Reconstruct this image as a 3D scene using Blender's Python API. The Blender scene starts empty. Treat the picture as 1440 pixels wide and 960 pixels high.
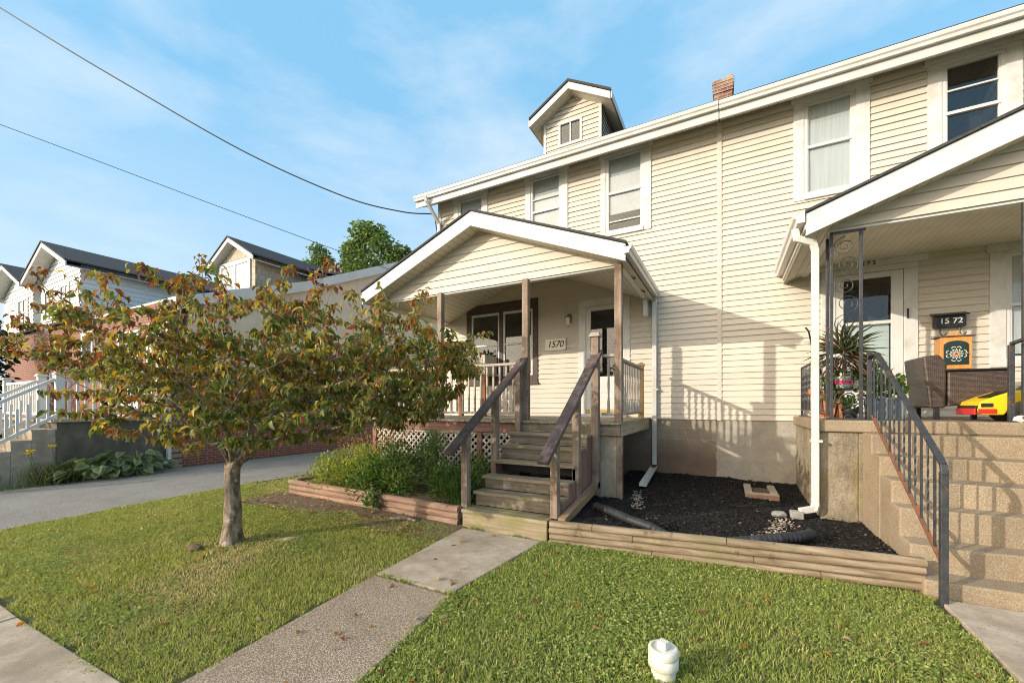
import bpy, math, random
import numpy as np
from mathutils import Vector, Matrix
R_ = math.radians
rnd = random.Random(7)
rng = np.random.default_rng(11)
sc = bpy.context.scene
col = sc.collection
EYE = 1.6          # camera height above the sidewalk; coordinates below are written relative to the eye level

# ------------------------------------------------------------------ helpers
def tag(o, label=None, cat=None, group=None, kind=None):
    if label: o['label'] = label
    if cat: o['category'] = cat
    if group: o['group'] = group
    if kind: o['kind'] = kind
    return o

def thing(name, loc, label, cat, group=None):
    e = bpy.data.objects.new(name, None); col.objects.link(e)
    e.location = loc; e.empty_display_size = .1
    return tag(e, label, cat, group)

def adopt(o, parent):
    o.parent = parent
    if parent.type == 'EMPTY':
        o.matrix_parent_inverse = Matrix.Translation(-Vector(parent.location))
    return o

def link(name, me, mats, parent=None):
    o = bpy.data.objects.new(name, me); col.objects.link(o)
    for m in (mats if isinstance(mats, (list, tuple)) else [mats]): me.materials.append(m)
    if parent is not None: adopt(o, parent)
    return o

def copy_tree(o, loc=None, rot=None, label=None, parent=None):
    c = o.copy(); col.objects.link(c)
    if parent is not None:
        c.parent = parent; c.matrix_parent_inverse = o.matrix_parent_inverse.copy()
    if loc is not None: c.location = loc
    if rot is not None: c.rotation_euler = rot
    if label: c['label'] = label
    for ch in list(o.children): copy_tree(ch, parent=c)
    return c

class MB:
    def __init__(s): s.v = []; s.f = []; s.mi = []; s.m = 0
    def add(s, vs, fs):
        b = len(s.v); s.v += [tuple(p) for p in vs]
        s.f += [tuple(b + i for i in f) for f in fs]; s.mi += [s.m] * len(fs); return s
    def box(s, x0, x1, y0, y1, z0, z1):
        return s.add([(x0,y0,z0),(x1,y0,z0),(x1,y1,z0),(x0,y1,z0),(x0,y0,z1),(x1,y0,z1),(x1,y1,z1),(x0,y1,z1)],
                     [(0,3,2,1),(4,5,6,7),(0,1,5,4),(1,2,6,5),(2,3,7,6),(3,0,4,7)])
    def bar(s, p0, p1, w, h, up=(0,0,1)):
        p0 = Vector(p0); p1 = Vector(p1); d = (p1 - p0).normalized(); u = Vector(up)
        a = d.cross(u)
        if a.length < 1e-4: a = d.cross(Vector((1,0,0)))
        a.normalize(); b = a.cross(d).normalized(); a *= w/2; b *= h/2
        vs = [p + i*a + j*b for p in (p0, p1) for i, j in ((-1,-1),(1,-1),(1,1),(-1,1))]
        return s.add(vs, [(0,3,2,1),(4,5,6,7),(0,1,5,4),(1,2,6,5),(2,3,7,6),(3,0,4,7)][::1])
    def tube(s, pts, r, n=8, cap=True):
        pts = [Vector(p) for p in pts]; k = len(pts)
        rs = r if isinstance(r, (list, tuple)) else [r]*k
        vs = []; prev = None
        for i, p in enumerate(pts):
            t = (pts[min(i+1,k-1)] - pts[max(i-1,0)])
            t = t.normalized() if t.length > 1e-9 else Vector((0,0,1))
            if prev is None:
                a = t.cross(Vector((0,0,1)))
                if a.length < .05: a = t.cross(Vector((1,0,0)))
            else: a = prev - t * prev.dot(t)
            if a.length < 1e-6: a = t.orthogonal()
            a.normalize(); prev = a; b = t.cross(a)
            vs += [p + (a*math.cos(2*math.pi*j/n) + b*math.sin(2*math.pi*j/n))*rs[i] for j in range(n)]
        fs = [(i*n+j, i*n+(j+1)%n, (i+1)*n+(j+1)%n, (i+1)*n+j) for i in range(k-1) for j in range(n)]
        if cap: fs += [tuple(range(n-1,-1,-1)), tuple((k-1)*n+j for j in range(n))]
        return s.add(vs, fs)
    def lathe(s, prof, c, n=20, cap=True):
        vs = [(c[0]+r*math.cos(2*math.pi*j/n), c[1]+r*math.sin(2*math.pi*j/n), c[2]+z) for r, z in prof for j in range(n)]
        k = len(prof)
        fs = [(i*n+j, i*n+(j+1)%n, (i+1)*n+(j+1)%n, (i+1)*n+j) for i in range(k-1) for j in range(n)]
        if cap: fs += [tuple(range(n-1,-1,-1)), tuple((k-1)*n+j for j in range(n))]
        return s.add(vs, fs)
    def prism(s, poly, f0, f1):
        """poly: 2-D points; f0/f1 map (a,b) to the two end faces"""
        n = len(poly); vs = [f0(*p) for p in poly] + [f1(*p) for p in poly]
        return s.add(vs, [tuple(range(n-1,-1,-1)), tuple(range(n,2*n))] + [(i,(i+1)%n,n+(i+1)%n,n+i) for i in range(n)])
    def ext_y(s, poly, y0, y1): return s.prism(poly, lambda a,b:(a,y0,b), lambda a,b:(a,y1,b))
    def ext_x(s, poly, x0, x1): return s.prism(poly, lambda a,b:(x0,a,b), lambda a,b:(x1,a,b))
    def ext_z(s, poly, z0, z1): return s.prism(poly, lambda a,b:(a,b,z0), lambda a,b:(a,b,z1))
    def build(s, name, mats, parent=None, smooth=False, bevel=0, seg=2):
        me = bpy.data.meshes.new(name); me.from_pydata(s.v, [], s.f); me.update()
        import bmesh
        bm = bmesh.new(); bm.from_mesh(me); bmesh.ops.recalc_face_normals(bm, faces=bm.faces); bm.to_mesh(me); bm.free()
        if len(set(s.mi)) > 1: me.polygons.foreach_set('material_index', s.mi)
        if smooth:
            me.polygons.foreach_set('use_smooth', [True]*len(me.polygons))
            try: me.set_sharp_from_angle(angle=R_(50))
            except Exception: pass
        o = link(name, me, mats, parent)
        if bevel:
            b = o.modifiers.new('edge', 'BEVEL'); b.width = bevel; b.segments = seg; b.limit_method = 'ANGLE'; b.angle_limit = R_(40)
        return o

def lap_wall(mb, lim, z0, z1, m, e=.104, lip=.021, holes=(), step=None):
    """clapboard courses: lim(z) -> (u0,u1); m(u,w,z) maps to space (w is outward)"""
    z = z0
    while z < z1 - 1e-4:
        zt = min(z + e, z1); zc = (z + zt)/2
        a0, a1 = lim(z); b0, b1 = lim(zt)
        cuts = sorted([(h[0], h[1]) for h in holes if h[2] < zc < h[3]])
        segs = []; cur = None
        edges = []
        left = (a0, b0)
        for h0, h1 in cuts:
            if h1 <= min(left) or h0 >= max(a1, b1): continue
            edges.append((left, (h0, h0))); left = (h1, h1)
        edges.append((left, (a1, b1)))
        for (l0, l1), (r0, r1) in edges:
            if r0 - l0 < .002 and r1 - l1 < .002: continue
            r0 = max(r0, l0); r1 = max(r1, l1)
            w = lip*(1 + .12*rnd.uniform(-1, 1))
            h_ = min(.009, e*.09); zz = z - h_ if z > z0 + 1e-6 else z
            mb.add([m(l0,w,zz), m(r0,w,zz), m(r1,.001,zt), m(l1,.001,zt), m(l0,w-.003,zz+.0005), m(r0,w-.003,zz+.0005), m(l0,.003,z+.02), m(r0,.003,z+.02)],
                   [(0,1,2,3), (4,5,1,0), (6,7,5,4)])
        z = zt

def text_mesh(name, txt, size, m, mat, parent=None, depth=.003, shear=0, space=1.0):
    cu = bpy.data.curves.new(name, 'FONT'); cu.body = txt; cu.size = size; cu.extrude = depth; cu.align_x = 'CENTER'; cu.align_y = 'CENTER'
    cu.shear = shear; cu.space_character = space; cu.offset = size*.008
    t = bpy.data.objects.new(name, cu); col.objects.link(t)
    dg = bpy.context.evaluated_depsgraph_get()
    me = bpy.data.meshes.new_from_object(t.evaluated_get(dg)); bpy.data.objects.remove(t); bpy.data.curves.remove(cu)
    me.transform(m); me.name = name; me.materials.clear()
    return link(name, me, mat, parent)
FACE_S = Matrix.Rotation(R_(90), 4, 'X')            # text standing up, read from the street side

def np_mesh(name, V, faces, mats, colors=None, parent=None, smooth=True):
    """faces: list of int arrays (n,k)"""
    me = bpy.data.meshes.new(name)
    nl = sum(f.size for f in faces); nf = sum(len(f) for f in faces)
    me.vertices.add(len(V)); me.vertices.foreach_set('co', np.asarray(V, np.float32).ravel())
    me.loops.add(nl); me.polygons.add(nf)
    me.loops.foreach_set('vertex_index', np.concatenate([f.ravel() for f in faces]).astype(np.int32))
    sizes = np.concatenate([np.full(len(f), f.shape[1]) for f in faces])
    me.polygons.foreach_set('loop_start', (np.cumsum(sizes) - sizes).astype(np.int32))
    me.update(calc_edges=True)
    if smooth: me.polygons.foreach_set('use_smooth', np.ones(nf, bool))
    if colors is not None:
        a = me.color_attributes.new('Col', 'FLOAT_COLOR', 'POINT')
        c = np.ones((len(V), 4), np.float32); c[:, :3] = colors; a.data.foreach_set('color', c.ravel())
    me.validate()
    return link(name, me, mats, parent)

def nrm(a): return a / np.maximum(np.linalg.norm(a, axis=1, keepdims=True), 1e-9)

def leaves_geo(P, D, L, W, C, droop=.35, fold=.25, edge=None, up=None):
    """oval pointed leaves: P base points, D directions, L lengths, W widths, C colours"""
    n = len(P); D = nrm(D)
    if up is None: up = np.tile([0, 0, 1.], (n, 1)) + rng.normal(0, .45, (n, 3))
    S = nrm(np.cross(D, up)); N = np.cross(S, D)
    L = L[:, None]; W = W[:, None]
    def pt(t, s, h):
        return P + D*L*t + S*W*s + N*(L*(h - droop*t*t*.8))
    rows = [pt(0,0,0), pt(.3,-.46,fold*.35), pt(.3,0,0), pt(.3,.46,fold*.35), pt(.68,-.40,fold*.3), pt(.68,0,0), pt(.68,.40,fold*.3), pt(1,0,-.05)]
    V = np.stack(rows, 1).reshape(-1, 3)
    b = (np.arange(n)*8)[:, None]
    q = np.concatenate([b + np.array([[1,2,5,4]]), b + np.array([[2,3,6,5]])])
    t = np.concatenate([b + np.array([[0,2,1]]), b + np.array([[0,3,2]]), b + np.array([[4,5,7]]), b + np.array([[5,6,7]])])
    CC = np.repeat(C[:, None, :], 8, 1).copy()
    if edge is not None:
        for k in (1,3,4,6,7): CC[:, k] = edge
    return V, [q, t], CC.reshape(-1, 3)

def merge_geo(gs):
    Vs = []; Q = []; T = []; Cs = []; o = 0
    for V, fs, C in gs:
        Vs.append(V); Cs.append(C)
        for f in fs: (Q if f.shape[1] == 4 else T).append(f + o)
        o += len(V)
    faces = ([np.concatenate(Q)] if Q else []) + ([np.concatenate(T)] if T else [])
    return np.concatenate(Vs), faces, np.concatenate(Cs)

def blades_geo(P, H, W, lean, C, tipc=None):
    """grass blades: 5 vertices each, bending over in a random direction"""
    n = len(P); a = rng.uniform(0, 2*np.pi, n); b = rng.uniform(0, 2*np.pi, n)
    side = np.stack([np.cos(a), np.sin(a), 0*a], 1)*W[:, None]*.5
    d = np.stack([np.cos(b), np.sin(b), 0*b], 1)
    up = np.array([[0, 0, 1.]])
    p1 = P + up*H[:, None]*.6 + d*(lean*H*.35)[:, None]
    p2 = P + up*(H*(1 - .25*lean))[:, None] + d*(lean*H)[:, None]
    V = np.stack([P - side, P + side, p1 - side*.8, p1 + side*.8, p2], 1).reshape(-1, 3)
    k = (np.arange(n)*5)[:, None]
    q = k + np.array([[0,1,3,2]]); t = k + np.array([[2,3,4]])
    CC = np.repeat(C[:, None, :], 5, 1)
    return V, [q, t], CC.reshape(-1, 3)

def vnoise(x, y, s, seed=0):
    """cheap smooth value noise 0..1 for arrays"""
    x = np.asarray(x)/s + 1000; y = np.asarray(y)/s + 1000
    xi = np.floor(x).astype(int); yi = np.floor(y).astype(int); fx = x - xi; fy = y - yi
    fx = fx*fx*(3-2*fx); fy = fy*fy*(3-2*fy)
    def h(i, j):
        v = np.sin(i*127.1 + j*311.7 + seed*74.7)*43758.5453
        return v - np.floor(v)
    return (h(xi,yi)*(1-fx)+h(xi+1,yi)*fx)*(1-fy) + (h(xi,yi+1)*(1-fx)+h(xi+1,yi+1)*fx)*fy

# ------------------------------------------------------------------ materials
def newmat(name):
    m = bpy.data.materials.new(name); m.use_nodes = True
    nt = m.node_tree; p = nt.nodes['Principled BSDF']; return m, nt, p
def nd(nt, t, **k):
    n = nt.nodes.new(t)
    for a, b in k.items():
        if a in n.inputs: n.inputs[a].default_value = b
        else: setattr(n, a, b)
    return n
def rgba(c): return (c[0], c[1], c[2], 1)
def coords(nt, scale=(1,1,1), rot=(0,0,0)):
    tc = nd(nt, 'ShaderNodeTexCoord'); mp = nd(nt, 'ShaderNodeMapping')
    mp.inputs['Scale'].default_value = scale; mp.inputs['Rotation'].default_value = rot
    nt.links.new(tc.outputs['Object'], mp.inputs['Vector']); return mp.outputs['Vector']
def noise(nt, vec, s, detail=6, rough=.6):
    n = nd(nt, 'ShaderNodeTexNoise'); n.inputs['Scale'].default_value = s; n.inputs['Detail'].default_value = detail
    n.inputs['Roughness'].default_value = rough; nt.links.new(vec, n.inputs['Vector']); return n.outputs['Fac']
def ramp(nt, fac, stops):
    r = nd(nt, 'ShaderNodeValToRGB'); nt.links.new(fac, r.inputs['Fac']); e = r.color_ramp.elements
    while len(e) < len(stops): e.new(.5)
    for el, (p, c) in zip(e, stops): el.position = p; el.color = rgba(c) if not isinstance(c, float) else (c,c,c,1)
    return r.outputs['Color']
def mix(nt, fac, a, b, blend='MIX'):
    n = nd(nt, 'ShaderNodeMix', data_type='RGBA', blend_type=blend)
    for sock, v in ((n.inputs[0], fac), (n.inputs[6], a), (n.inputs[7], b)):
        if isinstance(v, (int, float)): sock.default_value = v
        elif isinstance(v, tuple): sock.default_value = rgba(v)
        else: nt.links.new(v, sock)
    return n.outputs[2]
def bump(nt, p, h, strength=.3, dist=.01):
    b = nd(nt, 'ShaderNodeBump'); b.inputs['Strength'].default_value = strength; b.inputs['Distance'].default_value = dist
    nt.links.new(h, b.inputs['Height']); nt.links.new(b.outputs['Normal'], p.inputs['Normal'])

def mat(name, c1, c2=None, s=6, rough=.6, stretch=(1,1,1), bs=0, bst=.3, bd=.008, spots=None, metal=0, spec=.4, lo=.32, hi=.68, c3=None, s3=1.3, coat=0):
    m, nt, p = newmat(name); c2 = c2 or c1
    v = coords(nt, stretch); f = noise(nt, v, s)
    c = ramp(nt, f, [(lo, c1), (hi, c2)])
    if c3:
        v0 = coords(nt); c = mix(nt, ramp(nt, noise(nt, v0, s3, 8, .65), [(.47, 0.), (.66, 1.)]), c, c3)
    if spots:
        sc_, ss, th = spots
        v1 = coords(nt); c = mix(nt, ramp(nt, noise(nt, v1, ss, 4, .7), [(th, 0.), (th+.06, 1.)]), c, sc_)
    nt.links.new(c, p.inputs['Base Color'])
    p.inputs['Roughness'].default_value = rough; p.inputs['Metallic'].default_value = metal; p.inputs['Specular IOR Level'].default_value = spec
    p.inputs['Coat Weight'].default_value = coat
    if bs: bump(nt, p, noise(nt, v, bs, 8, .7), bst, bd)
    return m

def wood(name, c1, c2, axis=2, s=9, c3=None, rough=.8, s3=1.6):
    st = [1, 1, 1]; st[axis] = .06
    return mat(name, c1, c2, s=s*3, rough=rough, stretch=tuple(st), bs=s*6, bst=.5, bd=.006, c3=c3, s3=s3, spec=.25)

def brickmat(name, c1, c2, mortar, bw=.21, bh=.07, axis='x', gap=.008, stain=None, rough=.85):
    m, nt, p = newmat(name)
    tc = nd(nt, 'ShaderNodeTexCoord'); sp = nd(nt, 'ShaderNodeSeparateXYZ'); cb = nd(nt, 'ShaderNodeCombineXYZ')
    nt.links.new(tc.outputs['Object'], sp.inputs[0])
    nt.links.new(sp.outputs['X' if axis == 'x' else 'Y'], cb.inputs[0]); nt.links.new(sp.outputs['Z'], cb.inputs[1])
    b = nd(nt, 'ShaderNodeTexBrick'); b.inputs['Scale'].default_value = 1; b.inputs['Brick Width'].default_value = bw; b.inputs['Row Height'].default_value = bh
    b.inputs['Mortar Size'].default_value = gap; b.inputs['Color1'].default_value = rgba(c1); b.inputs['Color2'].default_value = rgba(c2); b.inputs['Mortar'].default_value = rgba(mortar)
    nt.links.new(cb.outputs[0], b.inputs['Vector'])
    v = coords(nt); c = mix(nt, .5, b.outputs['Color'], ramp(nt, noise(nt, v, 9, 8, .7), [(.3, (.35,.33,.32)), (.7, (1.0,.98,.95))]), 'MULTIPLY')
    if stain: c = mix(nt, ramp(nt, noise(nt, v, 1.5, 6), [(.45, 0.), (.65, .8)]), c, stain)
    nt.links.new(c, p.inputs['Base Color']); p.inputs['Roughness'].default_value = rough
    bump(nt, p, b.outputs['Fac'], -.5, .006); return m

def groove(name, c, axis='X', pitch=.1, dark=(.3,.27,.22), rough=.5):
    """panel material with narrow grooves every `pitch` metres"""
    m, nt, p = newmat(name)
    tc = nd(nt, 'ShaderNodeTexCoord'); sp = nd(nt, 'ShaderNodeSeparateXYZ'); nt.links.new(tc.outputs['Object'], sp.inputs[0])
    a = nd(nt, 'ShaderNodeMath', operation='MULTIPLY'); nt.links.new(sp.outputs[axis], a.inputs[0]); a.inputs[1].default_value = 1/pitch
    f = nd(nt, 'ShaderNodeMath', operation='FRACT'); nt.links.new(a.outputs[0], f.inputs[0])
    c_ = mix(nt, ramp(nt, f.outputs[0], [(0., 1.), (.07, 1.), (.1, 0.)]), c, dark)
    v = coords(nt); c_ = mix(nt, .35, c_, ramp(nt, noise(nt, v, 2.5, 6), [(.35, (.72,.68,.6)), (.6, (1.,1.,1.))]), 'MULTIPLY')
    nt.links.new(c_, p.inputs['Base Color']); p.inputs['Roughness'].default_value = rough; return m

def leafmat(name, trans=.45, rough=.5):
    m, nt, p = newmat(name)
    a = nd(nt, 'ShaderNodeAttribute', attribute_name='Col')
    nt.links.new(a.outputs['Color'], p.inputs['Base Color']); p.inputs['Roughness'].default_value = rough; p.inputs['Specular IOR Level'].default_value = .35
    t = nd(nt, 'ShaderNodeBsdfTranslucent'); mx = nd(nt, 'ShaderNodeMixShader'); mx.inputs[0].default_value = trans
    hs = nd(nt, 'ShaderNodeHueSaturation'); hs.inputs['Saturation'].default_value = 1.15; hs.inputs['Value'].default_value = 1.6
    nt.links.new(a.outputs['Color'], hs.inputs['Color']); nt.links.new(hs.outputs[0], t.inputs['Color'])
    nt.links.new(p.outputs[0], mx.inputs[1]); nt.links.new(t.outputs[0], mx.inputs[2])
    nt.links.new(mx.outputs[0], nt.nodes['Material Output'].inputs['Surface']); return m

def glassmat(name, tint=(1,1,1), boost=1.0):
    m, nt, p = newmat(name); nt.nodes.remove(p)
    t = nd(nt, 'ShaderNodeBsdfTransparent'); t.inputs['Color'].default_value = rgba(tint)
    g = nd(nt, 'ShaderNodeBsdfGlossy'); g.inputs['Roughness'].default_value = .015
    f = nd(nt, 'ShaderNodeLayerWeight'); f.inputs['Blend'].default_value = .5
    fr = ramp(nt, f.outputs['Facing'], [(0., .055*boost), (.55, .085*boost), (.85, .25), (1., .85)])
    mx = nd(nt, 'ShaderNodeMixShader'); nt.links.new(fr, mx.inputs[0]); nt.links.new(t.outputs[0], mx.inputs[1]); nt.links.new(g.outputs[0], mx.inputs[2])
    nt.links.new(mx.outputs[0], nt.nodes['Material Output'].inputs['Surface']); return m

def siding(name, c1, c2, dirt):
    m, nt, p = newmat(name)
    v = coords(nt, (.5,.5,2.5)); c = ramp(nt, noise(nt, v, 1.6, 5), [(.35, c1), (.65, c2)])
    v2 = coords(nt, (2.2,2.2,.35)); c = mix(nt, ramp(nt, noise(nt, v2, 2.2, 8, .7), [(.55, 0.), (.8, .5)]), c, dirt)
    nt.links.new(c, p.inputs['Base Color']); p.inputs['Roughness'].default_value = .5; p.inputs['Specular IOR Level'].default_value = .35
    v3 = coords(nt, (.35,.35,1)); bump(nt, p, noise(nt, v3, 5, 4), .25, .012); return m

M = dict(
 siding=siding('cream_vinyl', (.58,.525,.44), (.63,.575,.49), (.45,.395,.315)),
 white=mat('white_paint', (.61,.605,.585), (.67,.665,.645), s=3, rough=.45, c3=(.66,.63,.57), s3=2.2),
 gutter=mat('gutter_white', (.56,.55,.53), (.66,.65,.63), s=2, rough=.35, c3=(.55,.53,.47), s3=1.6),
 trim=mat('window_trim', (.62,.61,.585), (.68,.67,.65), s=2.5, rough=.5, c3=(.52,.49,.44), s3=3),
 shingle=mat('asphalt_shingle', (.035,.036,.04), (.085,.085,.09), s=40, rough=.95, bs=120, bst=.8),
 soffit_x=groove('soffit_x', (.62,.57,.46), 'X', .12), soffit_y=groove('soffit_y', (.62,.57,.46), 'Y', .1),
 ceil=groove('beadboard', (.72,.67,.56), 'X', .085, (.5,.45,.36)),
 brown=mat('brown_frame', (.06,.042,.035), (.10,.072,.06), s=8, rough=.6, bs=40),
 post=wood('weathered_post', (.21,.15,.11), (.36,.28,.22), 2, c3=(.14,.09,.065), s3=2.5),
 newwood=wood('new_lumber', (.50,.30,.12), (.62,.41,.19), 2, rough=.6),
 rail_x=wood('grey_rail', (.34,.29,.23), (.52,.46,.38), 0), rail_y=wood('grey_rail_y', (.30,.25,.19), (.46,.40,.33), 1, c3=(.25,.23,.10)),
 bal=wood('grey_baluster', (.34,.29,.24), (.52,.46,.39), 2),
 handrail=wood('painted_handrail', (.070,.050,.046), (.115,.086,.08), 1, rough=.5, c3=(.16,.13,.12), s3=5),
 tread=wood('mossy_tread', (.20,.15,.105), (.40,.32,.235), 0, c3=(.21,.19,.085), s3=3.8),
 riser=wood('mossy_riser', (.155,.125,.095), (.31,.26,.20), 0, c3=(.15,.13,.07), s3=4.3),
 mossbox=wood('mossy_platform', (.22,.17,.105), (.39,.32,.21), 0, c3=(.225,.22,.075), s3=3.8),
 deck=wood('deck_boards', (.27,.23,.19), (.42,.37,.31), 1, c3=(.22,.21,.10), s3=1.5),
 mauve=wood('mauve_board', (.24,.125,.10), (.33,.19,.155), 0, c3=(.17,.10,.08)),
 redpost=wood('mauve_post', (.22,.11,.085), (.31,.175,.14), 2),
 timber=mat('landscape_timber', (.175,.12,.075), (.39,.305,.215), s=27, rough=.88, stretch=(.07,1,1), bs=54, bst=.6, bd=.008, c3=(.22,.185,.105), s3=3.2, spots=((.17,.105,.075), 3.7, .60), spec=.2),
 timber_red=wood('stained_timber', (.21,.12,.085), (.43,.285,.21), 0, c3=(.22,.16,.10), s3=3.6, rough=.85),
 lattice=mat('lattice_wood', (.50,.46,.40), (.62,.58,.52), s=14, rough=.8, c3=(.34,.30,.24), s3=5),
 panel=mat('weathered_plywood', (.27,.225,.17), (.41,.36,.29), s=7, rough=.85, stretch=(1,1,.4), bs=25, c3=(.22,.20,.145), s3=3.5),
 iron=mat('wrought_iron', (.038,.04,.044), (.07,.074,.08), s=18, rough=.5, metal=.3, spots=((.20,.085,.035), 14, .62)),
 rust=mat('rusty_iron', (.26,.10,.045), (.15,.075,.045), s=10, rough=.9, metal=.1, spots=((.05,.05,.055), 6, .60)),
 black=mat('black_paint', (.012,.012,.013), (.025,.025,.027), s=8, rough=.4),
 blackplastic=mat('black_plastic', (.018,.0185,.02), (.036,.037,.04), s=9, rough=.55),
 dark=mat('unlit_dark', (.02,.02,.022), (.035,.034,.033), s=4, rough=.9),  # near-black colour standing in for unlit rooms, the riser gap and under the deck
 glass=glassmat('window_glass', (.93,.95,.95)), glass_dark=glassmat('storm_glass', (.55,.57,.58), 1.1),
 curtain=mat('sheer_curtain', (.50,.50,.49), (.64,.64,.62), s=30, rough=.9, stretch=(1,1,.03)),
 blind=groove('window_blind', (.46,.48,.50), 'Z', .05, (.34,.36,.38)),
 blind_w=groove('door_blind', (.62,.68,.66), 'Z', .11, (.5,.56,.55)),
 stucco=mat('beige_stucco', (.60,.49,.37), (.70,.585,.45), s=3, rough=.95, bs=60, bst=.5),
 brick_x=brickmat('red_brick_front', (.30,.085,.055), (.24,.07,.045), (.35,.29,.25), axis='x'),
 brick_y=brickmat('red_brick_side', (.29,.08,.05), (.22,.065,.042), (.30,.24,.2), axis='y'),
 chimney=brickmat('old_chimney_brick', (.27,.10,.065), (.20,.08,.055), (.38,.32,.26), bw=.2, bh=.075, stain=(.50,.40,.30)),
 wsiding=siding('white_vinyl', (.74,.75,.75), (.80,.80,.80), (.62,.61,.58)),
 tanshake=brickmat('tan_shingle', (.56,.49,.38), (.62,.55,.44), (.36,.31,.24), bw=.22, bh=.2, axis='x', gap=.008),
 concrete=mat('concrete_slab', (.34,.275,.205), (.50,.42,.33), s=7, rough=.95, bs=120, bst=.5, c3=(.29,.235,.17), s3=1.8, spots=((.20,.155,.11), 55, .60)),
 soil=mat('soil', (.12,.082,.052), (.20,.145,.095), s=14, rough=1, bs=70, bst=.9, bd=.02),
 lawnsoil=mat('lawn_soil', (.055,.075,.022), (.13,.135,.05), s=12, rough=1, bs=60, bst=.9, bd=.02),
 bark=mat('dogwood_bark', (.13,.095,.065), (.40,.32,.24), s=20, rough=.9, stretch=(1,1,.45), bs=38, bst=1, bd=.03, lo=.38, hi=.62, spots=((.50,.45,.37), 8, .57)),
 leaf=leafmat('leaf', .4), grass=leafmat('grass_blades', .3, .6),
 stone=mat('grey_stone', (.22,.21,.20), (.36,.34,.32), s=9, rough=.85, bs=40),
 orange_wood=wood('honey_wood', (.46,.20,.05), (.58,.29,.09), 2, rough=.35),
 terracotta=mat('terracotta', (.45,.16,.065), (.55,.22,.10), s=8, rough=.8, c3=(.50,.30,.2), s3=4),
 pvc=mat('white_pvc', (.66,.63,.55), (.74,.72,.66), s=9, rough=.45, c3=(.52,.47,.35), s3=11),
 yellow=mat('yellow_plastic', (.78,.50,.01), (.84,.56,.02), s=5, rough=.3, spec=.5), red=mat('red_plastic', (.55,.02,.02), (.62,.03,.03), s=5, rough=.35),
 tyre=mat('grey_plastic_tyre', (.07,.066,.06), (.12,.115,.105), s=12, rough=.8),
 bluegrey=mat('blue_grey_resin', (.10,.135,.175), (.15,.19,.235), s=8, rough=.55),
 pink=mat('pink_label', (.72,.03,.16), (.78,.05,.22), s=8, rough=.5), cream=mat('cream_paint', (.78,.74,.62), (.83,.79,.68), s=8, rough=.5),
 teal=mat('pale_green_paint', (.42,.52,.42), (.5,.6,.5), s=8, rough=.5),
)
def pebbles(name, cols, base, s=95, rough=.9, bst=.7, stain=None, big=None):
    m, nt, p = newmat(name); v = coords(nt)
    vo = nd(nt, 'ShaderNodeTexVoronoi'); vo.inputs['Scale'].default_value = s; vo.inputs['Randomness'].default_value = 1; nt.links.new(v, vo.inputs['Vector'])
    sp = nd(nt, 'ShaderNodeSeparateColor'); nt.links.new(vo.outputs['Color'], sp.inputs[0])
    c = ramp(nt, sp.outputs[0], [(i/(len(cols)-1), k) for i, k in enumerate(cols)])
    c = mix(nt, ramp(nt, vo.outputs['Distance'], [(.42, 0.), (.62, 1.)]), c, base)
    c = mix(nt, .55, c, ramp(nt, noise(nt, v, 1.7, 8, .65), [(.3, (.62,.58,.52)), (.68, (1.,1.,1.))]), 'MULTIPLY')
    if stain: c = mix(nt, ramp(nt, noise(nt, v, 3.1, 8, .7), [(.5, 0.), (.72, .8)]), c, stain)
    nt.links.new(c, p.inputs['Base Color']); p.inputs['Roughness'].default_value = rough; p.inputs['Specular IOR Level'].default_value = .25
    inv = nd(nt, 'ShaderNodeMath', operation='SUBTRACT'); inv.inputs[0].default_value = 1; nt.links.new(vo.outputs['Distance'], inv.inputs[1])
    bump(nt, p, inv.outputs[0], bst, .006); return m

M['aggregate'] = pebbles('exposed_aggregate', [(.24,.18,.13), (.41,.325,.24), (.50,.42,.325), (.32,.245,.175), (.57,.49,.39)], (.24,.19,.145), 100, bst=.5)
M['asphalt'] = pebbles('driveway_asphalt', [(.19,.18,.165), (.29,.275,.25), (.40,.38,.35), (.24,.23,.21)], (.19,.18,.165), 80, bst=.5)
M['stepconc'] = pebbles('pebbled_concrete', [(.24,.185,.125), (.35,.28,.195), (.46,.38,.28), (.29,.225,.155), (.40,.315,.22)], (.32,.25,.17), 105, bst=.4, stain=(.25,.19,.12))
M['mulch'] = pebbles('black_mulch', [(.008,.007,.007), (.02,.018,.017), (.03,.027,.025), (.012,.011,.01)], (.006,.006,.006), 45, bst=1)
M['gravel'] = mat('pale_pebbles', (.26,.20,.15), (.58,.49,.40), s=22, rough=.8)

def render_wall():
    """rough cement render with yellow-green and grey run-off stains"""
    m, nt, p = newmat('stained_render'); v = coords(nt)
    c = ramp(nt, noise(nt, v, 7, 8, .7), [(.3, (.31,.25,.175)), (.7, (.50,.43,.325))])
    v2 = coords(nt, (2.4,2.4,.9)); c = mix(nt, ramp(nt, noise(nt, v2, 1.7, 9, .72), [(.46, 0.), (.66, .85)]), c, (.19,.165,.12))
    v3 = coords(nt, (2.2,2.2,.9)); c = mix(nt, ramp(nt, noise(nt, v3, 1.9, 5), [(.50, 0.), (.66, .75)]), c, (.33,.265,.09))
    nt.links.new(c, p.inputs['Base Color']); p.inputs['Roughness'].default_value = .95
    bump(nt, p, noise(nt, v, 22, 8, .75), 1.0, .045); return m
M['render'] = render_wall()

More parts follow.
